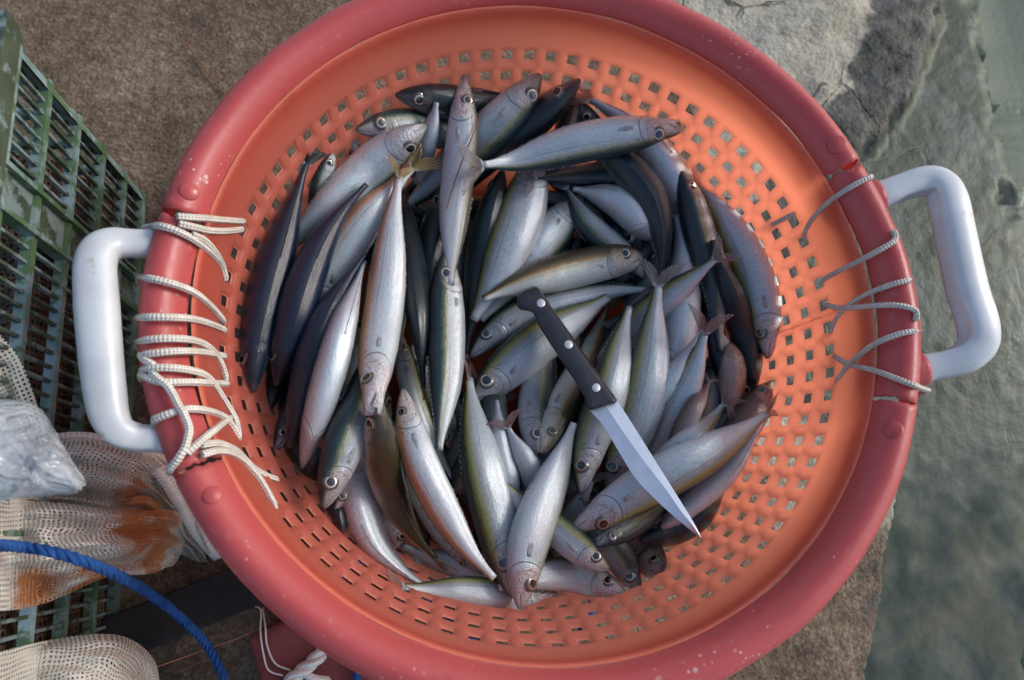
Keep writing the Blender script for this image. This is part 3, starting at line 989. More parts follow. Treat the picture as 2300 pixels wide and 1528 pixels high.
def settle(px, width, pen=1.0, lift=0.0, stiff=2, tlift=0.0):
    """3-D spine for a fish drawn by its pixel centre line: it comes to rest on what lies below it"""
    n = 15
    Q = crom(px, n)
    S = np.linspace(0, 1, n)
    z = np.full(n, .12)
    for it in range(7):
        P = [at(q[0], q[1], zz) for q, zz in zip(Q, z)]
        req = np.zeros(n); vt = np.zeros(n)
        for k in range(n):
            T = P[min(n - 1, k + 1)] - P[max(0, k - 1)]
            T.z = 0; T.normalize()
            N = Vector((-T.y, T.x, 0))
            hw = px2m(width / 2, P[k]) * max(.2, prof(S[k])[0])
            vt[k] = hw * .9
            best = -1
            for o in (-.8, -.5, -.2, 0, .2, .5, .8):
                h = hget(P[k].x + N.x * o * hw, P[k].y + N.y * o * hw)
                best = max(best, h + vt[k] * math.sqrt(1 - o * o))
            req[k] = best
        low = req - pen * np.maximum(vt, .006)
        lin = np.polyval(np.polyfit(S, low, 1), S)
        pad = np.concatenate([np.full(4, low[:2].mean()), low, np.full(4, low[-2:].mean())])
        kern = np.exp(-(np.arange(-4, 5) / 2.2) ** 2 / 2); kern /= kern.sum()
        fit = .35 * lin + .65 * np.convolve(pad, kern, 'valid')
        fit = fit + max(0, np.max(low - fit - .30 * np.maximum(vt, .006)))
        z = .5 * z + .5 * fit if it < 6 else fit
        z = np.clip(z, .03, .225)
    z = z + lift + tlift * S ** 4
    P = [at(q[0], q[1], zz) for q, zz in zip(Q, z)]
    # stamp into the height field
    for k in range(60):
        f = k / 59 * (n - 1); i0 = min(n - 2, int(f)); u = f - i0
        p = P[i0].lerp(P[i0 + 1], u)
        s = f / (n - 1)
        hw = px2m(width / 2, p) * max(.15, prof(s)[0])
        R = int(hw / GRID) + 1
        j, i = gidx(p.x, p.y)
        for dj in range(-R, R + 1):
            for di in range(-R, R + 1):
                d2 = (dj * dj + di * di) * GRID * GRID
                if d2 < hw * hw and 0 <= j + dj < GN and 0 <= i + di < GN:
                    HF[j + dj, i + di] = max(HF[j + dj, i + di], p.z + .9 * math.sqrt(hw * hw - d2))
    return P


def bend(px, amp):
    if len(px) < 3: return px
    Q = crom(px, 7)
    d = Q[-1] - Q[0]; nrm = np.array((-d[1], d[0])) / np.linalg.norm(d)
    ph, am = random.uniform(0, 6.28), random.uniform(.5, 1) * amp
    return [tuple(q + nrm * am * math.sin(i / 6 * 5.2 + ph) * math.sin(math.pi * i / 6)) for i, q in enumerate(Q)]


def fish(px, width, roll, kind, label, fin='grey', tail=True, gape=0.0, blunt=False, pen=1.0, eye=0, froll=None, group='small fish heaped in the red basket', fspread=1.0, lift=0.0, flen=1.0, stiff=2, tlift=0.0):
    P = settle(px, width, pen, lift, stiff, tlift)
    rr = R_(roll)
    vis = math.sqrt(math.cos(rr) ** 2 + (math.sin(rr) * WR) ** 2)
    mid = P[len(P) // 2]
    hm = px2m(width / 2, mid) / vis * random.uniform(.90, 1.0)
    Ss = list(np.linspace(0, .27, 26)) + list(np.linspace(.285, 1, 26))
    Q = crom([tuple(p) for p in P], 101)
    K = 24
    V, Fc, UV, MI = [], [], [], []
    frames = []
    org = Vector(Q[50])
    wob = [random.uniform(-1, 1) for _ in range(4)]
    for s in Ss:
        f = s * 100; i = min(99, int(f))
        c = Vector(Q[i]).lerp(Vector(Q[i + 1]), f - i)
        T = (Vector(Q[min(100, i + 2)]) - Vector(Q[max(0, i - 1)])).normalized()   # head -> tail
        Hd = -T
        view = (CAM - c).normalized()
        Vn = (view - Hd * view.dot(Hd)).normalized()
        Rg = Hd.cross(Vn)
        tw = rr + R_(6) * wob[0] * (s - .4)
        D = Rg * math.cos(tw) + Vn * math.sin(tw)
        S = Hd.cross(D)
        frames.append((c, Hd, D, S))
        h, wd = prof(s, blunt)
        h *= hm * (1 + .02 * wob[1] * math.sin(s * 7)); wd *= hm
        for k in range(K + 1):
            th = 2 * math.pi * k / K
            ct, st = math.cos(th), math.sin(th)
            av = abs(((k / K * 2 + 1) % 2) - 1)
            av = 1 - abs(1 - 2 * k / K)                     # 0 dorsal .. 1 ventral
            ex = .92
            y = math.copysign(abs(ct) ** ex, ct); x = math.copysign(abs(st) ** ex, st)
            if ct < 0: y *= 1.0 + .04 * math.sin(s * 3.1)
            sg = .222 - .35 * (av - .55) ** 2
            d = s - sg
            b = .035 * math.exp(-(d / .035) ** 2) if d < 0 else .035 * math.exp(-(d / .006) ** 2)
            b *= sm(av, .15, .35)
            # eye socket swelling and cheek
            b += .03 * math.exp(-((s - .13) / .04) ** 2 - ((av - .38) / .12) ** 2)
            # mouth cleft
            ml = .56 + .9 * s
            if s < .085: b -= .10 * math.exp(-((av - ml) / .05) ** 2)
            p = c + D * (y * h * (1 + b)) + S * (x * wd * (1 + b))
            if gape and s < .09:
                t_ = (1 - s / .09)
                p += D * ((1 if av < ml else -1) * gape * hm * .30 * t_) + Hd * (0.0 if av < ml else .02 * hm * t_)
            V.append(p - org)
            UV.append((s, av))
    m = K + 1
    for i in range(len(Ss) - 1):
        for k in range(K):
            Fc.append((i * m + k, (i + 1) * m + k, (i + 1) * m + k + 1, i * m + k + 1)); MI.append(0)
    Fc.append(tuple(range(0, K))); MI.append(1)
    Fc.append(tuple((len(Ss) - 1) * m + k for k in range(K - 1, -1, -1))); MI.append(0)
    o = obj_from('fish', V, Fc, [FISHM[kind], MMOUTH], uvs=UV, mi=MI)
    o.location = org
    tag(o, label, 'fish', group)
    # ---- eyes
    ei = min(range(len(Ss)), key=lambda i: abs(Ss[i] - (.105 if blunt else .128)))
    c, Hd, D, S = frames[ei]
    h, wd = prof(Ss[ei], blunt); h *= hm; wd *= hm
    th = R_(68)
    er = hm * (.30 if blunt else .34)
    for sgn in (1, -1):
        base = c + D * math.cos(th) * h + S * sgn * math.sin(th) * wd
        nrm = (D * math.cos(th) / h + S * sgn * math.sin(th) / wd).normalized()
        if nrm.dot((CAM - base).normalized()) < .28: continue
        fv = min(1.0, max(.15, nrm.dot((CAM - base).normalized()) * 1.35 - .1))
        base = base - nrm * er * (1 - fv) * .10
        X = Hd - nrm * Hd.dot(nrm); X.normalize(); Y = nrm.cross(X)
        rings = [(0, .25, 0), (.28, .24, 0), (.58, .19, 0), (.60, .19, 1), (.70, .155, 1), (.80, .12, 1), (.84, .09, 2), (1.0, .0, 2), (1.12, -.14, 2)]
        V, Fc, MI = [], [], []
        n = 22
        for r, z, mm in rings:
            for k in range(n):
                a = 2 * math.pi * k / n
                V.append(base + (X * math.cos(a) + Y * math.sin(a)) * r * er + nrm * z * fv * er - org)
        for j in range(len(rings) - 1):
            for k in range(n):
                Fc.append((j * n + k, j * n + (k + 1) % n, (j + 1) * n + (k + 1) % n, (j + 1) * n + k)); MI.append(rings[j + 1][2])
        obj_from('eye', V, Fc, [MPUP, MIRIS[eye], MLID], o, mi=MI)
    # ---- tail fin, forked, in the fish's own upright plane
    c, Hd, D, S = frames[-1]
    if froll is not None:
        view = (CAM - c).normalized(); Vn = (view - Hd * view.dot(Hd)).normalized(); Rg = Hd.cross(Vn)
        D = Rg * math.cos(R_(froll)) + Vn * math.sin(R_(froll)); S = Hd.cross(D)
    if tail:
        fl = hm * 1.6 * flen
        V, Fc, UV = [], [], []
        nu, nv = 9, 13
        for i in range(nu):
            u = i / (nu - 1)
            for j in range(nv):
                v = 2 * j / (nv - 1) - 1                          # -1 lower lobe .. +1 upper lobe
                ln = (.34 + .66 * abs(v) ** .85) * fl
                spread = math.sin(v * .80 * fspread)
                x = -u * ln * math.cos(v * .62 * fspread)
                y = (.15 * hm * v * (1 - u)) + u * ln * spread
                bend = .10 * hm * math.sin(u * 2.4 + wob[2] * 2) * wob[3] + .05 * hm * math.sin(v * 5 + wob[1] * 3) * u
                V.append(c + Hd * (x + .10 * hm) + D * y + S * bend + (CAM - c).normalized() * (.10 + .30 * u) * hm - org)
                UV.append((u, (v + 1) / 2))
        for i in range(nu - 1):
            for j in range(nv - 1):
                Fc.append((i * nv + j, i * nv + j + 1, (i + 1) * nv + j + 1, (i + 1) * nv + j))
        t = obj_from('tail_fin', V, Fc, FINM[fin], o, uvs=UV)
        md = t.modifiers.new('thickness', 'SOLIDIFY'); md.thickness = .0005
    # ---- pectoral fins folded along the flanks, and the low ridge of the folded second dorsal and anal fins
    fi = min(range(len(Ss)), key=lambda i: abs(Ss[i] - .245))
    c, Hd, D, S = frames[fi]
    h, wd = prof(Ss[fi]); h *= hm; wd *= hm
    for sgn in (1, -1):
        thp = R_(104)
        base = c + D * math.cos(thp) * h + S * sgn * math.sin(thp) * wd
        nrm = (D * math.cos(thp) / h + S * sgn * math.sin(thp) / wd).normalized()
        if nrm.dot((CAM - base).normalized()) < .1: continue
        Y = nrm.cross(Hd).normalized()
        V, Fc, UV = [], [], []
        L = hm * 1.05
        for i in range(7):
            u = i / 6
            wv = .12 * math.sin(math.pi * min(1, .18 + u * .82)) ** .8 * (1.15 - .5 * u)
            for j in range(4):
                v = j / 3 * 2 - 1
                V.append(base - Hd * u * L + Y * v * wv * hm + nrm * (.014 * hm + .05 * hm * math.sin(u * 3)) - org)
                UV.append((u * .4, j / 3))
        for i in range(6):
            for j in range(3):
                Fc.append((i * 4 + j, i * 4 + j + 1, (i + 1) * 4 + j + 1, (i + 1) * 4 + j))
        p = obj_from('pectoral_fin', V, Fc, FINM['clear'], o, uvs=UV)
        md = p.modifiers.new('thickness', 'SOLIDIFY'); md.thickness = .0004
    for sg, nm in ((1, 'dorsal_fin'), (-1, 'anal_fin')):
        if sg == 1 and math.sin(rr) < -.35: continue
        if sg == -1 and math.sin(rr) > .35: continue
        V, Fc, UV = [], [], []
        idx = [i for i, s in enumerate(Ss) if .52 <= s <= .93]
        for q, i in enumerate(idx):
            c, Hd, D, S = frames[i]
            h, wd = prof(Ss[i]); h *= hm
            hf = hm * (.10 * (1 - q / len(idx)) + .035) * (1.0 if q % 2 == 0 else .62)
            b0 = c + D * sg * h * .96 - org
            V += [b0, b0 + D * sg * hf - Hd * hf * .9]
            UV += [(.0, q / 12), (.6, q / 12)]
        for q in range(len(idx) - 1):
            Fc.append((q * 2, q * 2 + 1, q * 2 + 3, q * 2 + 2))
        p = obj_from(nm, V, Fc, FINM['dark' if kind in ('blue', 'dark') and sg == 1 else 'grey'], o, uvs=UV)
        md = p.modifiers.new('thickness', 'SOLIDIFY'); md.thickness = .0005
    return o


# deep fish that only show in the gaps
FILL = [((1290, 300), (1150, 470)), ((1000, 520), (1010, 900)), ((1440, 420), (1330, 620)), ((1540, 760), (1330, 960)), ((1590, 880), (1480, 1150)), ((860, 860), (820, 1180)), ((930, 600), (780, 900)), ((1080, 900), (1200, 1180)),
        ((1230, 880), (1290, 1150)), ((1050, 1280), (1240, 1180)), ((1120, 520), (1300, 640)), ((1430, 1180), (1270, 1060)), ((640, 960), (760, 1090)), ((1640, 980), (1560, 780)), ((1560, 560), (1640, 780)), ((1180, 760), (1050, 950)), ((1420, 880), (1560, 950)),
        ((830, 400), (950, 480)), ((1330, 780), (1480, 700)), ((930, 960), (960, 1230))]
_fr = random.Random(3)
for k in range(20):
    an = k * 2.39996; rd = 75 + 400 * math.sqrt((k + .5) / 20)
    cx_, cy_ = 1140 + rd * math.cos(an), 770 + rd * math.sin(an)
    d_ = an + _fr.uniform(1.1, 2.0)
    FILL.insert(0, ((cx_ - 205 * math.cos(d_), cy_ - 205 * math.sin(d_)), (cx_ + 205 * math.cos(d_), cy_ + 205 * math.sin(d_))))
for i, (a, b) in enumerate(FILL):
    fish([a, ((a[0] + b[0]) / 2 + random.uniform(-15, 15), (a[1] + b[1]) / 2), b], 78, random.choice([70, 85, 100, 110]), random.choice(['dark', 'mack', 'mack']), 'fish mostly hidden in the shadowed gaps under the upper fish', tail=False, pen=1.1)

FILL2 = [((1105, 1180), (1010, 930), 'mack'), ((1255, 1190), (1105, 1000), 'silv'), ((1535, 1010), (1600, 790), 'mack'), ((1290, 1160), (1345, 900), 'pale'), ((1420, 1170), (1560, 1000), 'mack'), ((905, 1160), (965, 960), 'silv'), ((1220, 440), (1080, 560), 'mack'), ((1360, 520), (1200, 430), 'silv'), ((1545, 870), (1440, 1050), 'pale'), ((1480, 560), (1395, 720), 'mack'), ((985, 700), (1060, 480), 'mack'), ((1010, 1130), (1130, 900), 'silv'), ((1650, 900), (1545, 1060), 'dark'), ((830, 700), (760, 960), 'mack'), ((1180, 1240), (1110, 1020), 'mack'), ((1330, 1230), (1440, 1050), 'mack'), ((1500, 1120), (1640, 960), 'pale'), ((700, 980), (780, 780), 'dark'), ((1380, 640), (1500, 470), 'dark'), ((1010, 1010), (930, 800), 'mack'), ((1600, 640), (1500, 860), 'mack'), ((1260, 900), (1170, 1090), 'silv'), ((900, 1230), (860, 1010), 'pale'), ((1130, 640), (1290, 560), 'mack'), ((1240, 1260), (1330, 1080), 'pale')]
for a, b, kd in FILL2:
    fish([a, ((a[0] + b[0]) / 2 + random.uniform(-18, 18), (a[1] + b[1]) / 2), b], 70, random.choice([10, 40, 150, 190]), kd, 'fish mostly hidden in the shadowed gaps under the upper fish', pen=.95)

# pixel centre line from snout to tail base, width, roll (0 back to the right of the heading, 90 back up, 180 back to the left, 270 belly up), skin, label
FISH = [
    # --- lowest
    ([(1482, 1292), (1445, 1238), (1395, 1180), (1330, 1120)], 84, 165, 'brow', 'blunt brown headed fish lying lowest near the knife tip', dict(blunt=True, eye=1, tail=False)),
    ([(1440, 1215), (1500, 1190), (1570, 1150), (1640, 1080)], 80, 95, 'dark', 'dark backed fish along the basket wall under the knife tip', dict(tail=False)),
    ([(1434, 1328), (1398, 1265), (1350, 1200), (1300, 1120)], 72, 150, 'mack', 'dark wide eyed fish head between brown head and silver fish at the bottom', dict(eye=0, tail=False, gape=.6)),
    ([(1338, 1222), (1385, 1195), (1450, 1160), (1540, 1110)], 62, 155, 'mack', 'small dark fish with pale ringed eye tucked under the long pink fish', dict(gape=.7, tail=False)),
    ([(772, 1198), (757, 1130), (742, 1060), (735, 950)], 58, 85, 'dark', 'dark pointed snout poking out below the two eyed silver head', dict(tail=False)),
    ([(604, 925), (612, 880), (625, 800), (650, 700)], 55, 90, 'dark', 'black head in shadow under the second dark fish from the wall', dict(tail=False)),
    ([(622, 1008), (640, 960), (665, 890), (700, 800)], 52, 30, 'mack', 'half hidden jaw beside the third dark head at the wall', dict(tail=False, gape=.7)),
    ([(790, 312), (806, 355), (835, 420), (860, 500)], 50, 200, 'silv', 'pale snout peeking up between basket wall and big pale fish', dict(tail=False)),
    ([(748, 343), (734, 385), (715, 450), (700, 530)], 52, 150, 'silv', 'small snout peeking up closest to the upper dark blue tail', dict(tail=False)),
    ([(1298, 200), (1272, 285), (1235, 370), (1190, 450)], 56, 80, 'dark', 'dark wedge of a fish squeezed between two upper heads', dict(tail=False)),
    ([(1302, 228), (1335, 290), (1385, 370), (1430, 450)], 66, 30, 'mack', 'dark small head beside the thin upright tail at the top', dict(tail=False)),
    ([(800, 293), (880, 283), (1000, 300), (1150, 330)], 84, 8, 'silv', 'silver faced fish pointing left above the big pale fish', dict(tail=False)),
    ([(888, 213), (985, 226), (1110, 235), (1220, 240)], 82, 38, 'dark', 'topmost dark backed fish pointing left at the rear wall', dict(tail=False)),
    ([(1555, 590), (1522, 440), (1455, 335), (1385, 262), (1325, 222)], 92, -50, 'silv', 'pale fish with its thin tail standing up beside the rear wall', dict(fin='red', froll=10)),
    ([(1303, 178), (1215, 262), (1100, 350), (1000, 470)], 86, 62, 'dark', 'dark backed fish pointing up right behind the long silver fish', dict(tail=False)),
    ([(1213, 167), (1125, 275), (1010, 385), (905, 470)], 98, -2, 'mack', 'silver headed fish pointing up right just right of the upright pinkish fish', dict(tail=False)),
    ([(1435, 565), (1418, 505), (1370, 440), (1300, 400)], 84, 120, 'dark', 'dark fish with a dim eye deep between curved fish and blunt fish', dict(tail=False)),
    ([(1105, 1030), (1106, 960), (1112, 880), (1130, 800)], 70, 60, 'mack', 'dark head looking up from a hole left of the small spread tail', dict(tail=False)),
    ([(1150, 1140), (1135, 1060), (1122, 980), (1115, 900)], 62, -50, 'pale', 'pale belly in the hole below the small spread tail', dict(tail=False)),
    ([(1200, 1330), (1080, 1285), (970, 1262), (905, 1225)], 82, -35, 'silv', 'grey fish lying across beneath the curved pale and olive fish', dict(tail=False, froll=20)),
    ([(1085, 1290), (1005, 1200), (940, 1080), (900, 960)], 66, -40, 'pale', 'dull pale fish under the pinkish fish with the dark red eye', dict(tail=False)),
    ([(1000, 410), (985, 500), (955, 620), (930, 740)], 74, 60, 'dark', 'dark greenish fish sunk beneath the upright pinkish fish', dict(tail=False)),
    ([(935, 416), (946, 370), (962, 300), (980, 230)], 58, -30, 'pale', 'small white fish head hanging down under the yellow tail fin', dict(tail=False)),
    ([(1130, 380), (1098, 510), (1065, 650), (1045, 800)], 76, 84, 'mack', 'long dark green fish running down to the blunt yellow lined fish', dict(fin='red', froll=40)),
    ([(1310, 440), (1238, 528), (1160, 622), (1080, 720)], 98, -6, 'silv', 'iridescent silver fish with its head under the small forked tail', dict(tail=False)),
    ([(1205, 345), (1178, 470), (1118, 600), (1062, 720)], 108, 192, 'yell', 'broad silver fish with a yellow streak next to the dark green one', dict(tail=False)),
    ([(1480, 430), (1390, 395), (1300, 392), (1205, 402)], 58, 60, 'mack', 'dark slim fish lying across just under the long silver fish', dict(froll=20)),
    ([(1465, 540), (1405, 472), (1350, 440), (1287, 424)], 74, -60, 'silv', 'white bellied fish crossing below the dark slim fish', dict(tail=False)),
    ([(1700, 880), (1640, 850), (1610, 780), (1590, 700)], 60, 20, 'blue', 'blue grey fish deep between two dark ones at the right wall', dict(tail=False)),
    ([(1475, 880), (1525, 750), (1538, 620), (1517, 485)], 92, -62, 'pale', 'grey white belly under the curved dark fish tail', dict(froll=10, fin='grey')),
    ([(1527, 372), (1562, 480), (1595, 620), (1618, 790)], 78, 122, 'mack', 'dark backed fish with head up and brown mouth open by the right wall', dict(gape=.8, eye=1, tail=False)),
    ([(1694, 878), (1672, 770), (1640, 650), (1600, 540)], 78, 92, 'dark', 'black backed fish behind the big curved pale fish at the right wall', dict(tail=False)),
    ([(1724, 806), (1716, 710), (1678, 580), (1625, 480), (1568, 408)], 92, -8, 'yell', 'big curved pale fish hugging the right wall with head down', dict(eye=1, fin='grey')),
    ([(1330, 300), (1400, 375), (1455, 450), (1485, 545), (1482, 632)], 92, 78, 'mack', 'thick curved dark green fish bending down to a spread tail', dict(fin='grey', froll=8, fspread=1.1, flen=1.2, stiff=3)),
    ([(1445, 625), (1372, 552), (1312, 488), (1272, 424)], 68, 22, 'mack', 'small fish with green back and a forked tail near the centre top', dict(fin='grey', froll=0)),
    ([(1056, 803), (1150, 720), (1290, 668), (1380, 650), (1452, 650)], 76, 0, 'silv', 'pale slender fish passing under the butt of the knife handle', dict(fin='red', froll=60)),
    ([(1205, 1028), (1200, 940), (1212, 840), (1240, 720)], 88, 168, 'mack', 'silver head with dark blue back pointing down beside the small brown head', dict(tail=False)),
    ([(1058, 902), (1140, 832), (1255, 738), (1365, 668)], 108, 2, 'yell', 'thick pale fish with head at the left under the black knife handle', dict(eye=0, tail=False)),
    ([(1214, 1018), (1262, 922), (1318, 800), (1366, 690)], 76, 158, 'oliv', 'small brown headed fish whose yellow tail rises beside the knife handle', dict(fin='yell', froll=5, eye=1, blunt=True)),
    ([(1443, 578), (1330, 592), (1190, 630), (1085, 672)], 92, 180, 'oliv', 'blunt nosed fish with an orange yellow line above the knife handle', dict(blunt=True, tail=False, eye=0)),
    # --- right centre
    ([(1410, 960), (1490, 868), (1575, 748)], 64, -62, 'pale', 'narrow pale fish beside the one with the dotted line', dict(tail=False)),
    ([(1340, 810), (1428, 728), (1525, 652), (1604, 584)], 78, 8, 'yell', 'yellow green backed fish with its tail laid over the curved pale fish', dict(fin='grey', froll=20, tlift=.014)),
    ([(1405, 1095), (1482, 990), (1548, 858), (1582, 748)], 94, -8, 'yell', 'pinkish grey fish with a dotted dark line right of the knife blade', dict(fin='red', froll=10, tlift=.01)),
    ([(1490, 1040), (1540, 955), (1592, 858)], 48, -20, 'brow', 'thin reddish fish beside the dotted line fish', dict(fin='red', froll=0)),
    ([(1640, 770), (1648, 870), (1637, 952)], 60, -60, 'brow', 'small red brown fish hanging tail down at the right wall', dict(fin='red', froll=0, fspread=1.5, flen=1.3)),
    ([(1362, 1106), (1400, 1005), (1452, 850), (1478, 642)], 104, 8, 'yell', 'thick green backed fish under the knife blade with tail upright', dict(fin='grey', froll=10)),
    ([(1306, 1110), (1322, 1000), (1370, 850), (1413, 690)], 90, 12, 'yell', 'fish under the knife guard with a pink tail stalk and head down', dict(fin='red', froll=70, eye=1, tail=False)),
    ([(1738, 858), (1690, 920), (1620, 1005), (1540, 1070)], 86, 178, 'brow', 'brown pink head looking up right at the right wall', dict(eye=1, tail=False)),
    ([(1430, 1100), (1505, 1034), (1572, 966), (1626, 908)], 68, 168, 'mack', 'small shiny green fish with a red tail above the long pink fish', dict(fin='red', froll=5, tlift=.012)),
    ([(1480, 1190), (1560, 1130), (1640, 1050), (1710, 950)], 60, -70, 'pale', 'pink fish edge under the long pink fish near the knife tip', dict(tail=False, pen=1.05)),
    ([(1283, 1192), (1400, 1128), (1520, 1060), (1630, 992), (1722, 930)], 100, 198, 'yell', 'long pink fish with yellow back line crossing under the knife blade', dict(eye=1, fin='red', froll=60, flen=.7)),
    # --- upper left
    ([(957, 282), (850, 362), (750, 452), (640, 565)], 98, -22, 'silv', 'big pale silver fish slanting up at the upper left of the heap', dict(tail=False)),
    ([(690, 740), (745, 620), (825, 490), (925, 378)], 96, -8, 'oran', 'pale fish with an orange back and large yellow forked tail', dict(fin='yell', froll=0, flen=1.35)),
    ([(568, 882), (572, 790), (598, 650), (645, 500), (688, 368)], 98, 98, 'blue', 'dark blue fish closest to the left wall', dict(fin='dark', froll=40, flen=.8)),
    ([(620, 867), (648, 745), (700, 600), (760, 490), (822, 415)], 92, 96, 'blue', 'second dark fish from the left wall with shiny back', dict(tail=False)),
    ([(650, 1007), (680, 900), (728, 740), (772, 640), (822, 570)], 86, 88, 'blue', 'third dark fish from the left wall with a bluish shine', dict(tail=False)),
    ([(678, 1052), (710, 930), (758, 780), (795, 660), (818, 590)], 80, -78, 'silv', 'white fish lying belly up between dark fish at the left', dict(tail=False)),
    ([(800, 960), (800, 1090), (832, 1195), (885, 1262), (950, 1315)], 86, -80, 'silv', 'pale fish curved belly up along the lower left wall', dict(fin='grey', froll=0, flen=.6)),
    ([(752, 1150), (786, 1070), (822, 980), (850, 900)], 60, 28, 'silv', 'silver head pressed against the shining gold faced one', dict(tail=False, pen=1.1, eye=0)),
    ([(727, 1142), (770, 1010), (812, 880), (840, 760)], 100, 24, 'mack', 'dark green backed fish with a shining silver gold face at the lower left', dict(eye=0, tail=False)),
    ([(848, 880), (850, 990), (880, 1105), (930, 1200), (980, 1256)], 82, 68, 'oliv', 'curved olive brown fish with pale edge at the lower left', dict(fin='yell', froll=70, flen=.9)),
    ([(895, 740), (915, 850), (960, 960), (1020, 1080)], 54, -20, 'yell', 'thin silvery fish strip between dark slim fish and pinkish fish', dict(tail=False)),
    ([(1250, 1330), (1130, 1338), (1010, 1328), (905, 1318)], 70, 196, 'yell', 'bottommost fish lying flat with a yellow edge and reddish tail', dict(fin='red', froll=10)),
    ([(905, 874), (935, 1010), (990, 1140), (1050, 1235), (1110, 1300)], 88, 188, 'oran', 'pinkish fish with dark red ringed eye looking up at the lower left', dict(eye=1, tail=False)),
    ([(1003, 562), (1004, 700), (998, 850), (985, 1010)], 88, 152, 'mack', 'shiny silver and green fish with head up in the middle', dict(eye=0, tail=False)),
    ([(905, 438), (922, 560), (935, 710), (952, 875)], 72, 90, 'dark', 'slim dark fish without visible eyes left of the middle', dict(fin='red', froll=80, flen=.6)),
    ([(836, 934), (848, 780), (868, 590), (884, 470), (897, 398)], 94, -14, 'oran', 'big white fish with a pink orange line and open mouth pointing down', dict(gape=.8, eye=1, fin='yell', froll=30, flen=.8)),
    ([(1043, 171), (1036, 300), (1026, 450), (1012, 640)], 82, 4, 'pale', 'upright pinkish grey fish with its head at the top', dict(eye=0, tail=False)),
    # --- bottom
    ([(1215, 1148), (1190, 1065), (1165, 1010), (1141, 960)], 60, -25, 'pale', 'small pinkish fish with a spread tail near the centre', dict(fin='red', froll=0, fspread=1.5)),
    ([(1405, 1335), (1320, 1302), (1225, 1290), (1120, 1320)], 80, 188, 'pale', 'grey fish head at the bottom right of the heap with mouth shut', dict(eye=1, tail=False)),
    ([(1368, 1280), (1295, 1230), (1205, 1160), (1130, 1085)], 78, 178, 'yell', 'silver face pointing down right between bottom fish', dict(eye=0, tail=False)),
    ([(1152, 1342), (1120, 1210), (1080, 1060), (1053, 850)], 104, 20, 'yell', 'long green and gold backed silver fish with head down at the bottom', dict(eye=1, fin='red', froll=75)),
    ([(1168, 1368), (1186, 1240), (1235, 1090), (1290, 950)], 104, 208, 'pale', 'thick white fish with its snout lowest of all at the bottom', dict(eye=1, tail=False)),
    # --- top
    ([(1527, 285), (1420, 302), (1270, 336), (1150, 364), (1085, 372)], 90, 6, 'silv', 'bright silver fish with forked tail lying on top at the rear', dict(gape=.7, eye=0, froll=0, fin='grey', flen=1.15, pen=.7, tlift=.022)),
]
for px, wd, ro, kind, lab, kw in FISH:
    fish(bend(px, 6), wd, ro, kind, lab, **kw)


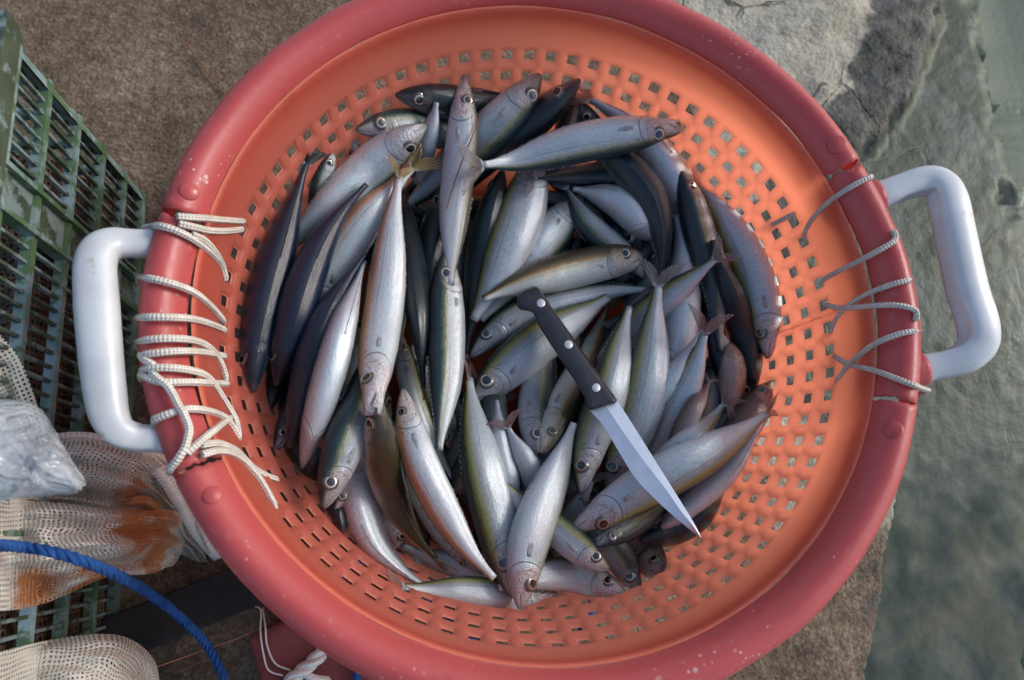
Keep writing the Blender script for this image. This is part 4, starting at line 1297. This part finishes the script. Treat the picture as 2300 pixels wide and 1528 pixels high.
# ---------------------------------------------------------------- knife
def build_knife():
    A, B = np.array((1188., 662.)), np.array((1575., 1207.))
    ax = (B - A) / np.linalg.norm(B - A); LN = np.linalg.norm(B - A)
    ts = np.linspace(0, 1, 30)
    zz = .15
    for _ in range(5):
        hs = []
        for t in ts:
            q = A + (B - A) * t
            p = at(q[0], q[1], zz)
            hs.append(max(hget(p.x + dx, p.y + dy) for dx in (-.008, 0, .008) for dy in (-.008, 0, .008)))
        zz = float(np.mean(hs))
    hs = np.array(hs)
    best = None
    for a in np.linspace(hs.min() - .05, hs.max() + .05, 120):          # the lowest straight line lying on the heap
        b = np.max((hs[ts > .02] - a) / np.maximum(ts[ts > .02], .02) * 1.0) + a if False else None
    i0 = int(np.argmax(hs[:14])); i1 = 14 + int(np.argmax(hs[14:26]))
    sl_ = (hs[i1] - hs[i0]) / (ts[i1] - ts[i0])
    z0 = hs[i0] - sl_ * ts[i0] - .001
    zl = lambda px, py: z0 + sl_ * float(np.dot(np.array((px, py)) - A, ax) / LN)
    root = empty('knife', at(1345, 905, zl(1345, 905)))
    inv = -root.location
    tag(root, 'kitchen knife with black three rivet handle lying across the fish', 'knife')

    def P(px, py, h):
        return at(px, py, zl(px, py) + h) + inv
    # handle outline, clockwise
    HO = [(1160, 684), (1163, 664), (1178, 651), (1200, 643), (1213, 648), (1222, 662), (1246, 700), (1272, 736), (1312, 794), (1352, 850), (1386, 900), (1362, 912), (1327, 922), (1318, 912), (1314, 896), (1298, 866), (1272, 828), (1244, 786), (1216, 742), (1203, 716), (1196, 702), (1180, 698), (1166, 695)]
    HQ = [tuple(q) for q in crom(HO + [HO[0]], 90)][:-1]
    cx, cy = np.mean([q[0] for q in HQ]), np.mean([q[1] for q in HQ])
    V, Fc = [], []
    layers = [(0.0, 3.0), (.002, .8), (.007, 0), (.0115, .6), (.0145, 2.4), (.0162, 5.5), (.0168, 9.0)]
    n = len(HQ)
    nr = []
    for i in range(n):
        a, b = np.array(HQ[i - 1]), np.array(HQ[(i + 1) % n])
        d = b - a; d /= np.linalg.norm(d) + 1e-9
        nr.append(np.array((-d[1], d[0])))
    for h, ins in layers:
        for i in range(n):
            q = np.array(HQ[i]) + nr[i] * ins
            V.append(P(q[0], q[1], h))
    for j in range(len(layers) - 1):
        for i in range(n):
            Fc.append((j * n + i, j * n + (i + 1) % n, (j + 1) * n + (i + 1) % n, (j + 1) * n + i))
    Fc.append(tuple((len(layers) - 1) * n + i for i in range(n)))
    Fc.append(tuple(range(n - 1, -1, -1)))
    bm = bmesh.new()
    vs = [bm.verts.new(v) for v in V]
    for f in Fc: bm.faces.new([vs[i] for i in f])
    bmesh.ops.recalc_face_normals(bm, faces=bm.faces)
    h = obj_bm('handle', bm, MBLACK, root, True)
    for px, py in ((1215, 681), (1277, 774), (1339, 871)):
        V, Fc = [], []
        pr = [(1, .0150), (.98, .0173), (.85, .0177), (0, .0179)]
        for r, hh in pr:
            for k in range(24):
                a = 2 * math.pi * k / 24
                V.append(P(px + 9.8 * r * math.cos(a), py + 9.8 * r * math.sin(a), hh))
        for j in range(3):
            for k in range(24):
                Fc.append((j * 24 + k, (j + 1) * 24 + k, (j + 1) * 24 + (k + 1) % 24, j * 24 + (k + 1) % 24))
        obj_from('rivet', V, Fc, MRIVET, root)
    # blade: flat along the spine, ground bevel down to the edge
    spine = [(1376, 890), (1386, 900), (1420, 952), (1460, 1016), (1500, 1080), (1530, 1128), (1550, 1160), (1563, 1183), (1576, 1208)]
    bevel = [(1350, 905), (1362, 914), (1398, 968), (1432, 1016), (1470, 1066), (1502, 1108), (1528, 1146), (1552, 1176), (1575, 1208)]
    edge = [(1322, 916), (1330, 928), (1352, 952), (1386, 1008), (1424, 1070), (1462, 1112), (1500, 1148), (1540, 1182), (1574, 1209)]
    bs, bb, be = (crom(x, 40) for x in (spine, bevel, edge))
    V, Fc = [], []
    for a, b, c in zip(bs, bb, be):
        V += [P(a[0], a[1], .0068), P(a[0], a[1], .0092), P(b[0], b[1], .0096), P(b[0], b[1], .0096), P(c[0], c[1], .0056), P(c[0], c[1], .0051)]
    for i in range(39):
        for k, l in ((0, 1), (1, 2), (3, 4), (4, 5), (5, 0)):
            Fc.append((i * 6 + k, i * 6 + l, (i + 1) * 6 + l, (i + 1) * 6 + k))
    bm = bmesh.new()
    vs = [bm.verts.new(v) for v in V]
    for f in Fc: bm.faces.new([vs[i] for i in f])
    bmesh.ops.recalc_face_normals(bm, faces=bm.faces)
    obj_bm('blade', bm, MSTEEL, root, False)
    return root


build_knife()

# thin orange twig lying over the upright fish
V, Fc, UV = [], [], []
tw = []
for x, y in crom([(1077, 265), (1062, 305), (1045, 345), (1024, 400), (1003, 470)], 24):
    p = at(x, y, .16)
    for _ in range(4): p = at(x, y, hget(p.x, p.y) + .003)
    tw.append(p)
for _ in range(6):
    tw = [tw[0]] + [(tw[i - 1] + tw[i] + tw[i + 1]) / 3 for i in range(1, len(tw) - 1)] + [tw[-1]]
tube_geo(V, Fc, UV, tw, .0007, 6)
tag(obj_from('twig', V, Fc, MTWIG), 'thin orange brown stalk lying across the upright pinkish fish', 'twig')
V, Fc, UV = [], [], []
tube_geo(V, Fc, UV, [at(x, y, .004) for x, y in crom([(432, 92), (418, 96), (428, 112), (455, 150), (480, 182), (505, 212)], 24)], .0009, 6)
tag(obj_from('twig', V, Fc, MTWIG), 'dark bent twig lying on bare concrete above the basket', 'twig')


# ---------------------------------------------------------------- green crate with brown net inside
def build_crate():
    W0, W1 = at(327, 428, 0), at(262, 1440, 0)
    U = (W1 - W0); U.z = 0; U.normalize()
    N = Vector((-U.y, U.x, 0))                               # outward, towards the basket
    if N.x < 0: N = -N
    Z = Vector((0, 0, 1))
    L, Hh, Dp = .66, .305, .42
    root = empty('crate', W0)
    tag(root, 'tall weathered green plastic crate with slotted walls', 'crate')

    def side(name, o, u, n, length, solid):
        V, Fc = [], []
        x = .016
        while x < length - .01:
            if not any(a - .003 < x < b + .003 for a, b in solid):
                box_geo(V, Fc, o + u * x + Z * (Hh / 2) - n * .003, u * .0014, n * .0020, Z * (Hh / 2 - .004))
            x += .0128
        o1 = obj_from(name, V, Fc, MGREEN, root, False)
        V, Fc = [], []
        for z, t in ((.005, .005), (.056, .0036), (.110, .0036), (.164, .0036), (.218, .0036), (.268, .0036)):
            box_geo(V, Fc, o + u * (length / 2) + Z * z - n * .0035, u * (length / 2 - .006), n * .0046, Z * t)
        for a, b in solid:
            for xx in (a, b):
                box_geo(V, Fc, o + u * xx + Z * (Hh / 2) - n * .002, u * .0022, n * .0062, Z * (Hh / 2 - .006))
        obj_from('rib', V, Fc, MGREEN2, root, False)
        for a, b in solid:
            V, Fc = [], []
            box_geo(V, Fc, o + u * ((a + b) / 2) + Z * (Hh / 2) - n * .0042, u * ((b - a) / 2 - .0023), n * .0018, Z * (Hh / 2 - .007))
            obj_from('panel', V, Fc, MGREEN, root, False)
    z0 = Vector((0, 0, 0))
    side('side_wall', z0, U, N, L, [(.118, .156), (.40, .438)])
    side('side_wall', -N * Dp, U, -N, L, [(.118, .156), (.40, .438)])
    side('end_wall', -N * Dp, N, -U, Dp, [(.18, .22)])
    side('end_wall', -N * Dp + U * L, N, U, Dp, [(.18, .22)])
    # rounded corner posts
    for cu, cn, a0 in ((0, 0, 0), (L, 0, 1), (0, -Dp, 2), (L, -Dp, 3)):
        V, Fc = [], []
        su = 1 if cu == 0 else -1
        sn = -1 if cn == 0 else 1
        cc = U * (cu + su * .018) + N * (cn + sn * .018)
        n = 10
        for z in (.001, .01, Hh * .5, Hh - .002):
            for r in (.0195, .0145):
                for k in range(n + 1):
                    a = math.pi / 2 * k / n
                    V.append(cc + (-U * su * math.cos(a) - N * sn * math.sin(a)) * r + Z * z)
        m = 2 * (n + 1)
        for j in range(3):
            for k in range(n):
                Fc.append((j * m + k, j * m + k + 1, (j + 1) * m + k + 1, (j + 1) * m + k))
                Fc.append((j * m + n + 1 + k, (j + 1) * m + n + 1 + k, (j + 1) * m + n + 2 + k, j * m + n + 2 + k))
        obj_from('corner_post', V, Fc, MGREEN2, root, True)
    # rim lip
    V, Fc = [], []
    for o, u, n, l in ((z0, U, N, L), (-N * Dp, U, -N, L), (-N * Dp, N, -U, Dp), (-N * Dp + U * L, N, U, Dp)):
        box_geo(V, Fc, o + u * (l / 2) + Z * (Hh - .010) + n * .004, u * (l / 2 - .006), n * .0065, Z * .011)
    obj_from('rim', V, Fc, MGREEN, root, False)
    V, Fc = [], []
    box_geo(V, Fc, U * (L / 2) - N * (Dp / 2) + Z * .004, U * (L / 2 - .01), N * (Dp / 2 - .01), Z * .002)
    obj_from('base', V, Fc, MGREEN, root, False)
    # ---- net bundle inside
    V, Fc, UV = [], [], []
    nu, nv = 70, 44
    for i in range(nu):
        for j in range(nv):
            u, v = i / (nu - 1), j / (nv - 1)
            edge = min(1, min(u, 1 - u) / .05) * min(1, min(v, 1 - v) / .05)
            p = W0 + U * (.016 + u * (L - .032)) - N * (.014 + v * (Dp - .03))
            z = .01 + edge * (.15 + .03 * noise.noise(Vector((u * 7, v * 7, 0))) + .018 * noise.noise(Vector((u * 22, v * 22, 5))))
            V.append((p.x, p.y, z)); UV.append((u * L + .1 * z, v * Dp + z))
    for i in range(nu - 1):
        for j in range(nv - 1):
            Fc.append((i * nv + j, i * nv + j + 1, (i + 1) * nv + j + 1, (i + 1) * nv + j))
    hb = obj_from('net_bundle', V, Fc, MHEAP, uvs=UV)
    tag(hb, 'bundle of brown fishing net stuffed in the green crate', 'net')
    # loose meshes over the heap, as open netting
    for q in range(2):
        off = .004 + .004 * q
        V2 = [(v[0] + .004 * q + N.x * .004, v[1] - .003 * q, v[2] + off + .003 * noise.noise(Vector((v[0] * 60, v[1] * 60, q)))) for v in V]
        UV2 = [((a * math.cos(.7 + q) - b * math.sin(.7 + q)), (a * math.sin(.7 + q) + b * math.cos(.7 + q))) for a, b in UV]
        obj_from('loose_mesh', V2, Fc, MNETB, hb, uvs=UV2)
    return root


build_crate()


# ---------------------------------------------------------------- cream net bags
def zwall(px):
    return HC - HC * 692.0 / max(700.0, 952.0 - px) if px < 262 else 0.0


def patch(name, rows, nu, nv, mat, fold=0.0, ff=3.0, seed=0, zs=1.0, parent=None, hem=None):
    RR = [crom([(x, y, z * zs) for x, y, z in r], nu) for r in rows]
    cols = [crom([RR[k][i] for k in range(len(RR))], nv) for i in range(nu)]
    V, UV, Fc = [], [], []
    P = [[None] * nv for _ in range(nu)]
    for i in range(nu):
        for j in range(nv):
            x, y, z = cols[i][j]
            u, v = i / (nu - 1), j / (nv - 1)
            z += fold * (math.sin(v * ff * 6.28 + 2.0 * noise.noise(Vector((u * 3, v * 2, seed)))) * .6 + noise.noise(Vector((u * 5, v * 9, seed + 9)))) * (.35 + .65 * math.sin(math.pi * v))
            P[i][j] = at(x, y, max(.006, z, zwall(x) + .012 + (z - .2) * .06))
    lu = [0.0] * nv
    for i in range(nu):
        lv = 0.0
        for j in range(nv):
            if i: lu[j] += (P[i][j] - P[i - 1][j]).length
            if j: lv += (P[i][j] - P[i][j - 1]).length
            V.append(P[i][j]); UV.append((lu[nv // 2] + .3 * (lu[j] - lu[nv // 2]), lv))
    for i in range(nu - 1):
        for j in range(nv - 1):
            Fc.append((i * nv + j, i * nv + j + 1, (i + 1) * nv + j + 1, (i + 1) * nv + j))
    return obj_from(name, V, Fc, mat, parent, uvs=UV)


st = [(tuple(at(350, 1185, .11)), .035), (tuple(at(290, 1205, .15)), .03), (tuple(at(365, 1250, .09)), .028), (tuple(at(60, 1310, .18)), .035), (tuple(at(190, 1300, .16)), .022), (tuple(at(300, 1120, .14)), .022)]
MNA = mat_net('cream_netting', (.76, .71, .62), .0036, .25, stain=st)
MNC = mat_net('cream_netting_dense', (.72, .68, .58), .0036, .29)
MHEM = mat_cord('cream_net_hem', (.68, .64, .56), (.78, .74, .66), 120, 2, .8, (.35, .28, .2))

rA = [[(100, 985, .22), (200, 982, .21), (300, 1010, .19), (368, 1032, .16), (412, 1078, .12), (480, 1245, .02)],
      [(80, 1055, .25), (180, 1045, .25), (262, 1058, .24), (310, 1075, .19), (385, 1130, .11), (458, 1245, .02)],
      [(40, 1100, .22), (160, 1105, .21), (270, 1128, .20), (332, 1100, .18), (388, 1190, .09), (440, 1238, .02)],
      [(0, 1128, .20), (130, 1138, .20), (262, 1152, .19), (330, 1152, .15), (380, 1215, .08), (428, 1232, .02)]]
rB = [[(-60, 1118, .24), (120, 1128, .24), (230, 1142, .23), (330, 1146, .19), (398, 1150, .13), (412, 1185, .09)],
      [(-60, 1165, .28), (120, 1165, .28), (230, 1178, .27), (300, 1192, .23), (365, 1222, .15), (410, 1228, .07)],
      [(-60, 1250, .29), (100, 1250, .29), (200, 1268, .26), (270, 1280, .21), (345, 1284, .13), (400, 1256, .06)],
      [(-60, 1378, .26), (60, 1366, .25), (140, 1340, .23), (230, 1300, .21), (305, 1286, .15), (388, 1272, .05)]]
netbag = empty('net_bag', at(230, 1180, .1))
_inv = -netbag.location


def reparent(o, root):
    o.parent = root
    o.matrix_parent_inverse = Matrix.Translation(-root.location)


tag(netbag, 'cream mesh net bag stained with rust draped over the crate', 'net bag', 'cream net bags')
reparent(patch('upper_fold', rA, 90, 60, MNA, .022, 2.6, 1, .70), netbag)
reparent(patch('lower_fold', rB, 90, 70, MNA, .022, 2.4, 2, .70), netbag)
rA2 = [[(x - 12, y + 18, z * .9 - .012) for x, y, z in r] for r in rA]
reparent(patch('inner_layer', rA2, 70, 50, MNA, .014, 3.1, 5, .66), netbag)
rB2 = [[(x - 10, y - 4, z * .92 - .012) for x, y, z in r] for r in rB]
reparent(patch('inner_layer', rB2, 70, 50, MNA, .014, 3.4, 6, .66), netbag)
V, Fc, UV = [], [], []
tube_geo(V, Fc, UV, [at(x, y, max(z * .70, zwall(x) + .014)) for x, y, z in crom(rA[0], 60)], .0042, 10, squash=.6)
reparent(obj_from('hem', V, Fc, MHEM, uvs=UV), netbag)
V, Fc, UV = [], [], []
tube_geo(V, Fc, UV, [at(x, y, max(.01, z * .70 - .002)) for x, y, z in crom([(305, 1010, .19), (360, 1060, .17), (400, 1120, .13), (440, 1190, .07), (492, 1252, .02)], 40)], .0065, 10, squash=.5)
reparent(obj_from('hem', V, Fc, MHEM, uvs=UV), netbag)

rC = [[(-60, 1480, .20), (100, 1440, .20), (225, 1424, .19), (298, 1438, .16), (348, 1486, .12), (362, 1560, .1)],
      [(-60, 1505, .23), (100, 1478, .235), (225, 1468, .225), (288, 1480, .19), (330, 1512, .14), (348, 1570, .1)],
      [(-60, 1560, .22), (100, 1550, .23), (220, 1545, .22), (285, 1550, .18), (318, 1565, .14), (335, 1600, .1)],
      [(-60, 1640, .2), (100, 1640, .2), (220, 1640, .2), (285, 1640, .16), (318, 1640, .12), (330, 1650, .1)]]
nb2 = patch('net_bag', rC, 80, 60, MNC, .008, 2.3, 11, .75)
tag(nb2, 'pale cream mesh net bag in the corner below the crate', 'net bag', 'cream net bags')
reparent(patch('inner_layer', [[(x - 8, y + 14, z - .012) for x, y, z in r] for r in rC], 60, 40, MNC, .012, 3.0, 13, .72), nb2)
nb2.location = (0, 0, 0)

rD = [[(-10, 740, .29), (40, 800, .29), (74, 880, .28), (108, 990, .26)],
      [(-45, 760, .29), (2, 825, .29), (40, 900, .28), (82, 1000, .26)],
      [(-100, 800, .28), (-50, 860, .28), (-5, 930, .27), (40, 1010, .25)],
      [(-140, 840, .28), (-90, 900, .28), (-40, 960, .27), (0, 1030, .25)]]
nd = patch('net_bag', rD, 50, 40, MNC, .003, 2.0, 21, .80)
tag(nd, 'strip of cream netting edge hanging beside the clear plastic bag', 'net bag', 'cream net bags')


# ---------------------------------------------------------------- clear plastic bag
def plastic_bag():
    t = NT('crumpled_clear_plastic')
    c = t.coord('Object')
    nb = t.bump(t.noise(c, 28, 3, .5, 1.6), 1.0, .014)
    g = t.bsdf(Base_Color=(.62, .64, .66), Roughness=.10, Normal=nb)
    g.inputs['Specular IOR Level'].default_value = 1.0
    tr = t.n('ShaderNodeBsdfTransparent'); tr.inputs[0].default_value = (.88, .9, .92, 1)
    mx = t.n('ShaderNodeMixShader')
    t.l(t.ramp(t.noise(c, 22, 4, .6), [(.35, .16), (.65, .48)]), mx.inputs[0])
    t.l(tr.outputs[0], mx.inputs[1]); t.l(g.outputs[0], mx.inputs[2])
    m = t.done(mx.outputs[0])
    bm = bmesh.new()
    bmesh.ops.create_icosphere(bm, subdivisions=5, radius=1.0)
    c0 = at(10, 1020, .285)
    ca, sa = math.cos(R_(-25)), math.sin(R_(-25))
    for v in bm.verts:
        p = v.co.copy()
        k = 1 + .22 * noise.noise(p * 1.6 + Vector((3, 1, 7))) + .09 * (1 - abs(noise.noise(p * 4.2))) + .03 * noise.noise(p * 12)
        p = p * k
        x, y = p.x * .041, p.y * .031
        # the knotted corner reaches towards the basket
        if p.x > .35: y *= max(.35, 1 - (p.x - .35) * .9); x *= 1 + (p.x - .35) * .45
        v.co = Vector((x * ca - y * sa, x * sa + y * ca, p.z * .024))
    o = obj_bm('plastic_bag', bm, m, None, True)
    o.location = c0
    tag(o, 'crumpled clear plastic bag lying on the cream net', 'plastic bag')


plastic_bag()


# ---------------------------------------------------------------- ropes, plank, red block
def twisted(name, path, R, n, pitch, mat, label, cat, per=.0025, group=None):
    """a laid rope: n strands wound round a 3-D path"""
    P = crom(path, 40)
    L = sum(np.linalg.norm(P[i + 1] - P[i]) for i in range(39))
    N = max(60, int(L / per))
    Q = [Vector(q) for q in crom(path, N)]
    V, Fc, UV = [], [], []
    T0 = (Q[1] - Q[0]).normalized()
    Nn = (Vector((0, 0, 1)) - T0 * T0.z).normalized()
    fr = []
    for i in range(N):
        T = (Q[min(N - 1, i + 1)] - Q[max(0, i - 1)]).normalized()
        Nn = (Nn - T * Nn.dot(T)).normalized()
        fr.append((Nn.copy(), T.cross(Nn)))
    step = L / N
    for s in range(n):
        pts = []
        for i in range(N):
            a = 2 * math.pi * (s / n + i * step / pitch)
            k = R * .54
            pts.append(Q[i] + (fr[i][0] * math.cos(a) + fr[i][1] * math.sin(a)) * k)
        tube_geo(V, Fc, UV, pts, R * .56, 8)
    o = obj_from(name, V, Fc, mat, uvs=UV)
    tag(o, label, cat, group)
    return o


bp = [(-60, 1222, .25), (40, 1228, .25), (110, 1238, .248), (190, 1262, .24), (270, 1296, .205), (340, 1336, .155), (410, 1392, .09), (465, 1450, .035), (502, 1520, .014), (525, 1600, .012), (600, 1680, .012), (720, 1610, .012), (800, 1530, .011), (780, 1400, .011), (770, 1290, .011), (850, 1260, .011), (960, 1340, .011), (1080, 1440, .011), (1200, 1470, .011), (1290, 1440, .011), (1330, 1330, .011), (1250, 1240, .011)]
twisted('blue_rope', [tuple(at(x, y, max(z, zwall(x) + .050))) for x, y, z in bp], .0041, 3, .020, MBLUE, 'thick twisted blue rope running over the rusty net and under the basket', 'rope')
wp = [(742, 1440, .02), (722, 1468, .045), (690, 1498, .048), (655, 1528, .05), (620, 1580, .05)]
twisted('white_rope', [tuple(at(x, y, z)) for x, y, z in wp], .0068, 3, .040, MWROPE, 'thick white rope end tied on the red foam block', 'rope')
V, Fc, UV = [], [], []
tube_geo(V, Fc, UV, [at(x, y, z) for x, y, z in crom([(676, 1508, .05), (700, 1522, .05), (730, 1527, .045), (770, 1524, .03), (810, 1508, .02), (850, 1490, .015)], 40)], .0036, 10)
tag(obj_from('thin_rope', V, Fc, MWROPE, uvs=UV), 'thinner white cord leading from the foam block under the rim', 'rope')
V, Fc, UV = [], [], []
for S in ([(572, 1362, .02), (586, 1372, .03), (585, 1420, .046), (592, 1470, .047), (604, 1506, .047), (636, 1518, .047)], [(590, 1366, .02), (596, 1410, .046), (600, 1450, .047), (618, 1490, .047), (652, 1506, .047)]):
    tube_geo(V, Fc, UV, [at(x, y, z) for x, y, z in crom(S, 40)], .0009, 6)
tag(obj_from('string_loop', V, Fc, MSTRING), 'loop of thin white string over the red foam block', 'string')
V, Fc, UV = [], [], []
tube_geo(V, Fc, UV, [at(x, y, z) for x, y, z in crom([(300, 1520, .06), (355, 1497, .05), (410, 1478, .045), (470, 1456, .04), (540, 1432, .035), (605, 1398, .03)], 40)], .0006, 6)
tag(obj_from('fishing_line', V, Fc, MLINE), 'thin orange nylon line stretched across the concrete over the blue rope', 'fishing line')


def rounded_box(name, c, ux, uy, hx, hy, hz, mat, bev, nz=0.0):
    bm = bmesh.new()
    bmesh.ops.create_cube(bm, size=2)
    for v in bm.verts: v.co = Vector((v.co.x * hx, v.co.y * hy, v.co.z * hz))
    bmesh.ops.bevel(bm, geom=bm.edges[:], offset=bev, segments=4, profile=.5, affect='EDGES')
    bmesh.ops.subdivide_edges(bm, edges=[e for e in bm.edges if e.calc_length() > .02], cuts=6, use_grid_fill=True)
    for v in bm.verts:
        p = v.co
        q = ux * p.x + uy * p.y + Vector((0, 0, p.z))
        if nz: q += Vector((noise.noise(q * 40), noise.noise(q * 40 + Vector((5, 0, 0))), noise.noise(q * 40 + Vector((0, 5, 0))))) * nz
        v.co = q
    o = obj_bm(name, bm, mat, None, True)
    o.location = c
    return o


a, b = at(230, 1448, .012), at(660, 1270, .012)
ux = (b - a); ux.z = 0; Lp = ux.length; ux.normalize()
uy = Vector((-ux.y, ux.x, 0))
tag(rounded_box('plank', (a + b) / 2, ux, uy, Lp / 2, .023, .012, MPLANK, .003, .0015), 'black wet plank lying between the crate and the basket', 'plank')
p0, p1 = at(552, 1432, .04), at(650, 1390, .04)
ux = (p1 - p0); ux.z = 0; ux.normalize()
uy = Vector((ux.y, -ux.x, 0))
if uy.y > 0: uy = -uy
cc = p0 + ux * .062 + uy * .062; cc.z = .0225
tag(rounded_box('foam_block', cc, ux, uy, .062, .062, .022, MFOAM, .008, .0012), 'red brown foam block half under the basket rim', 'block')
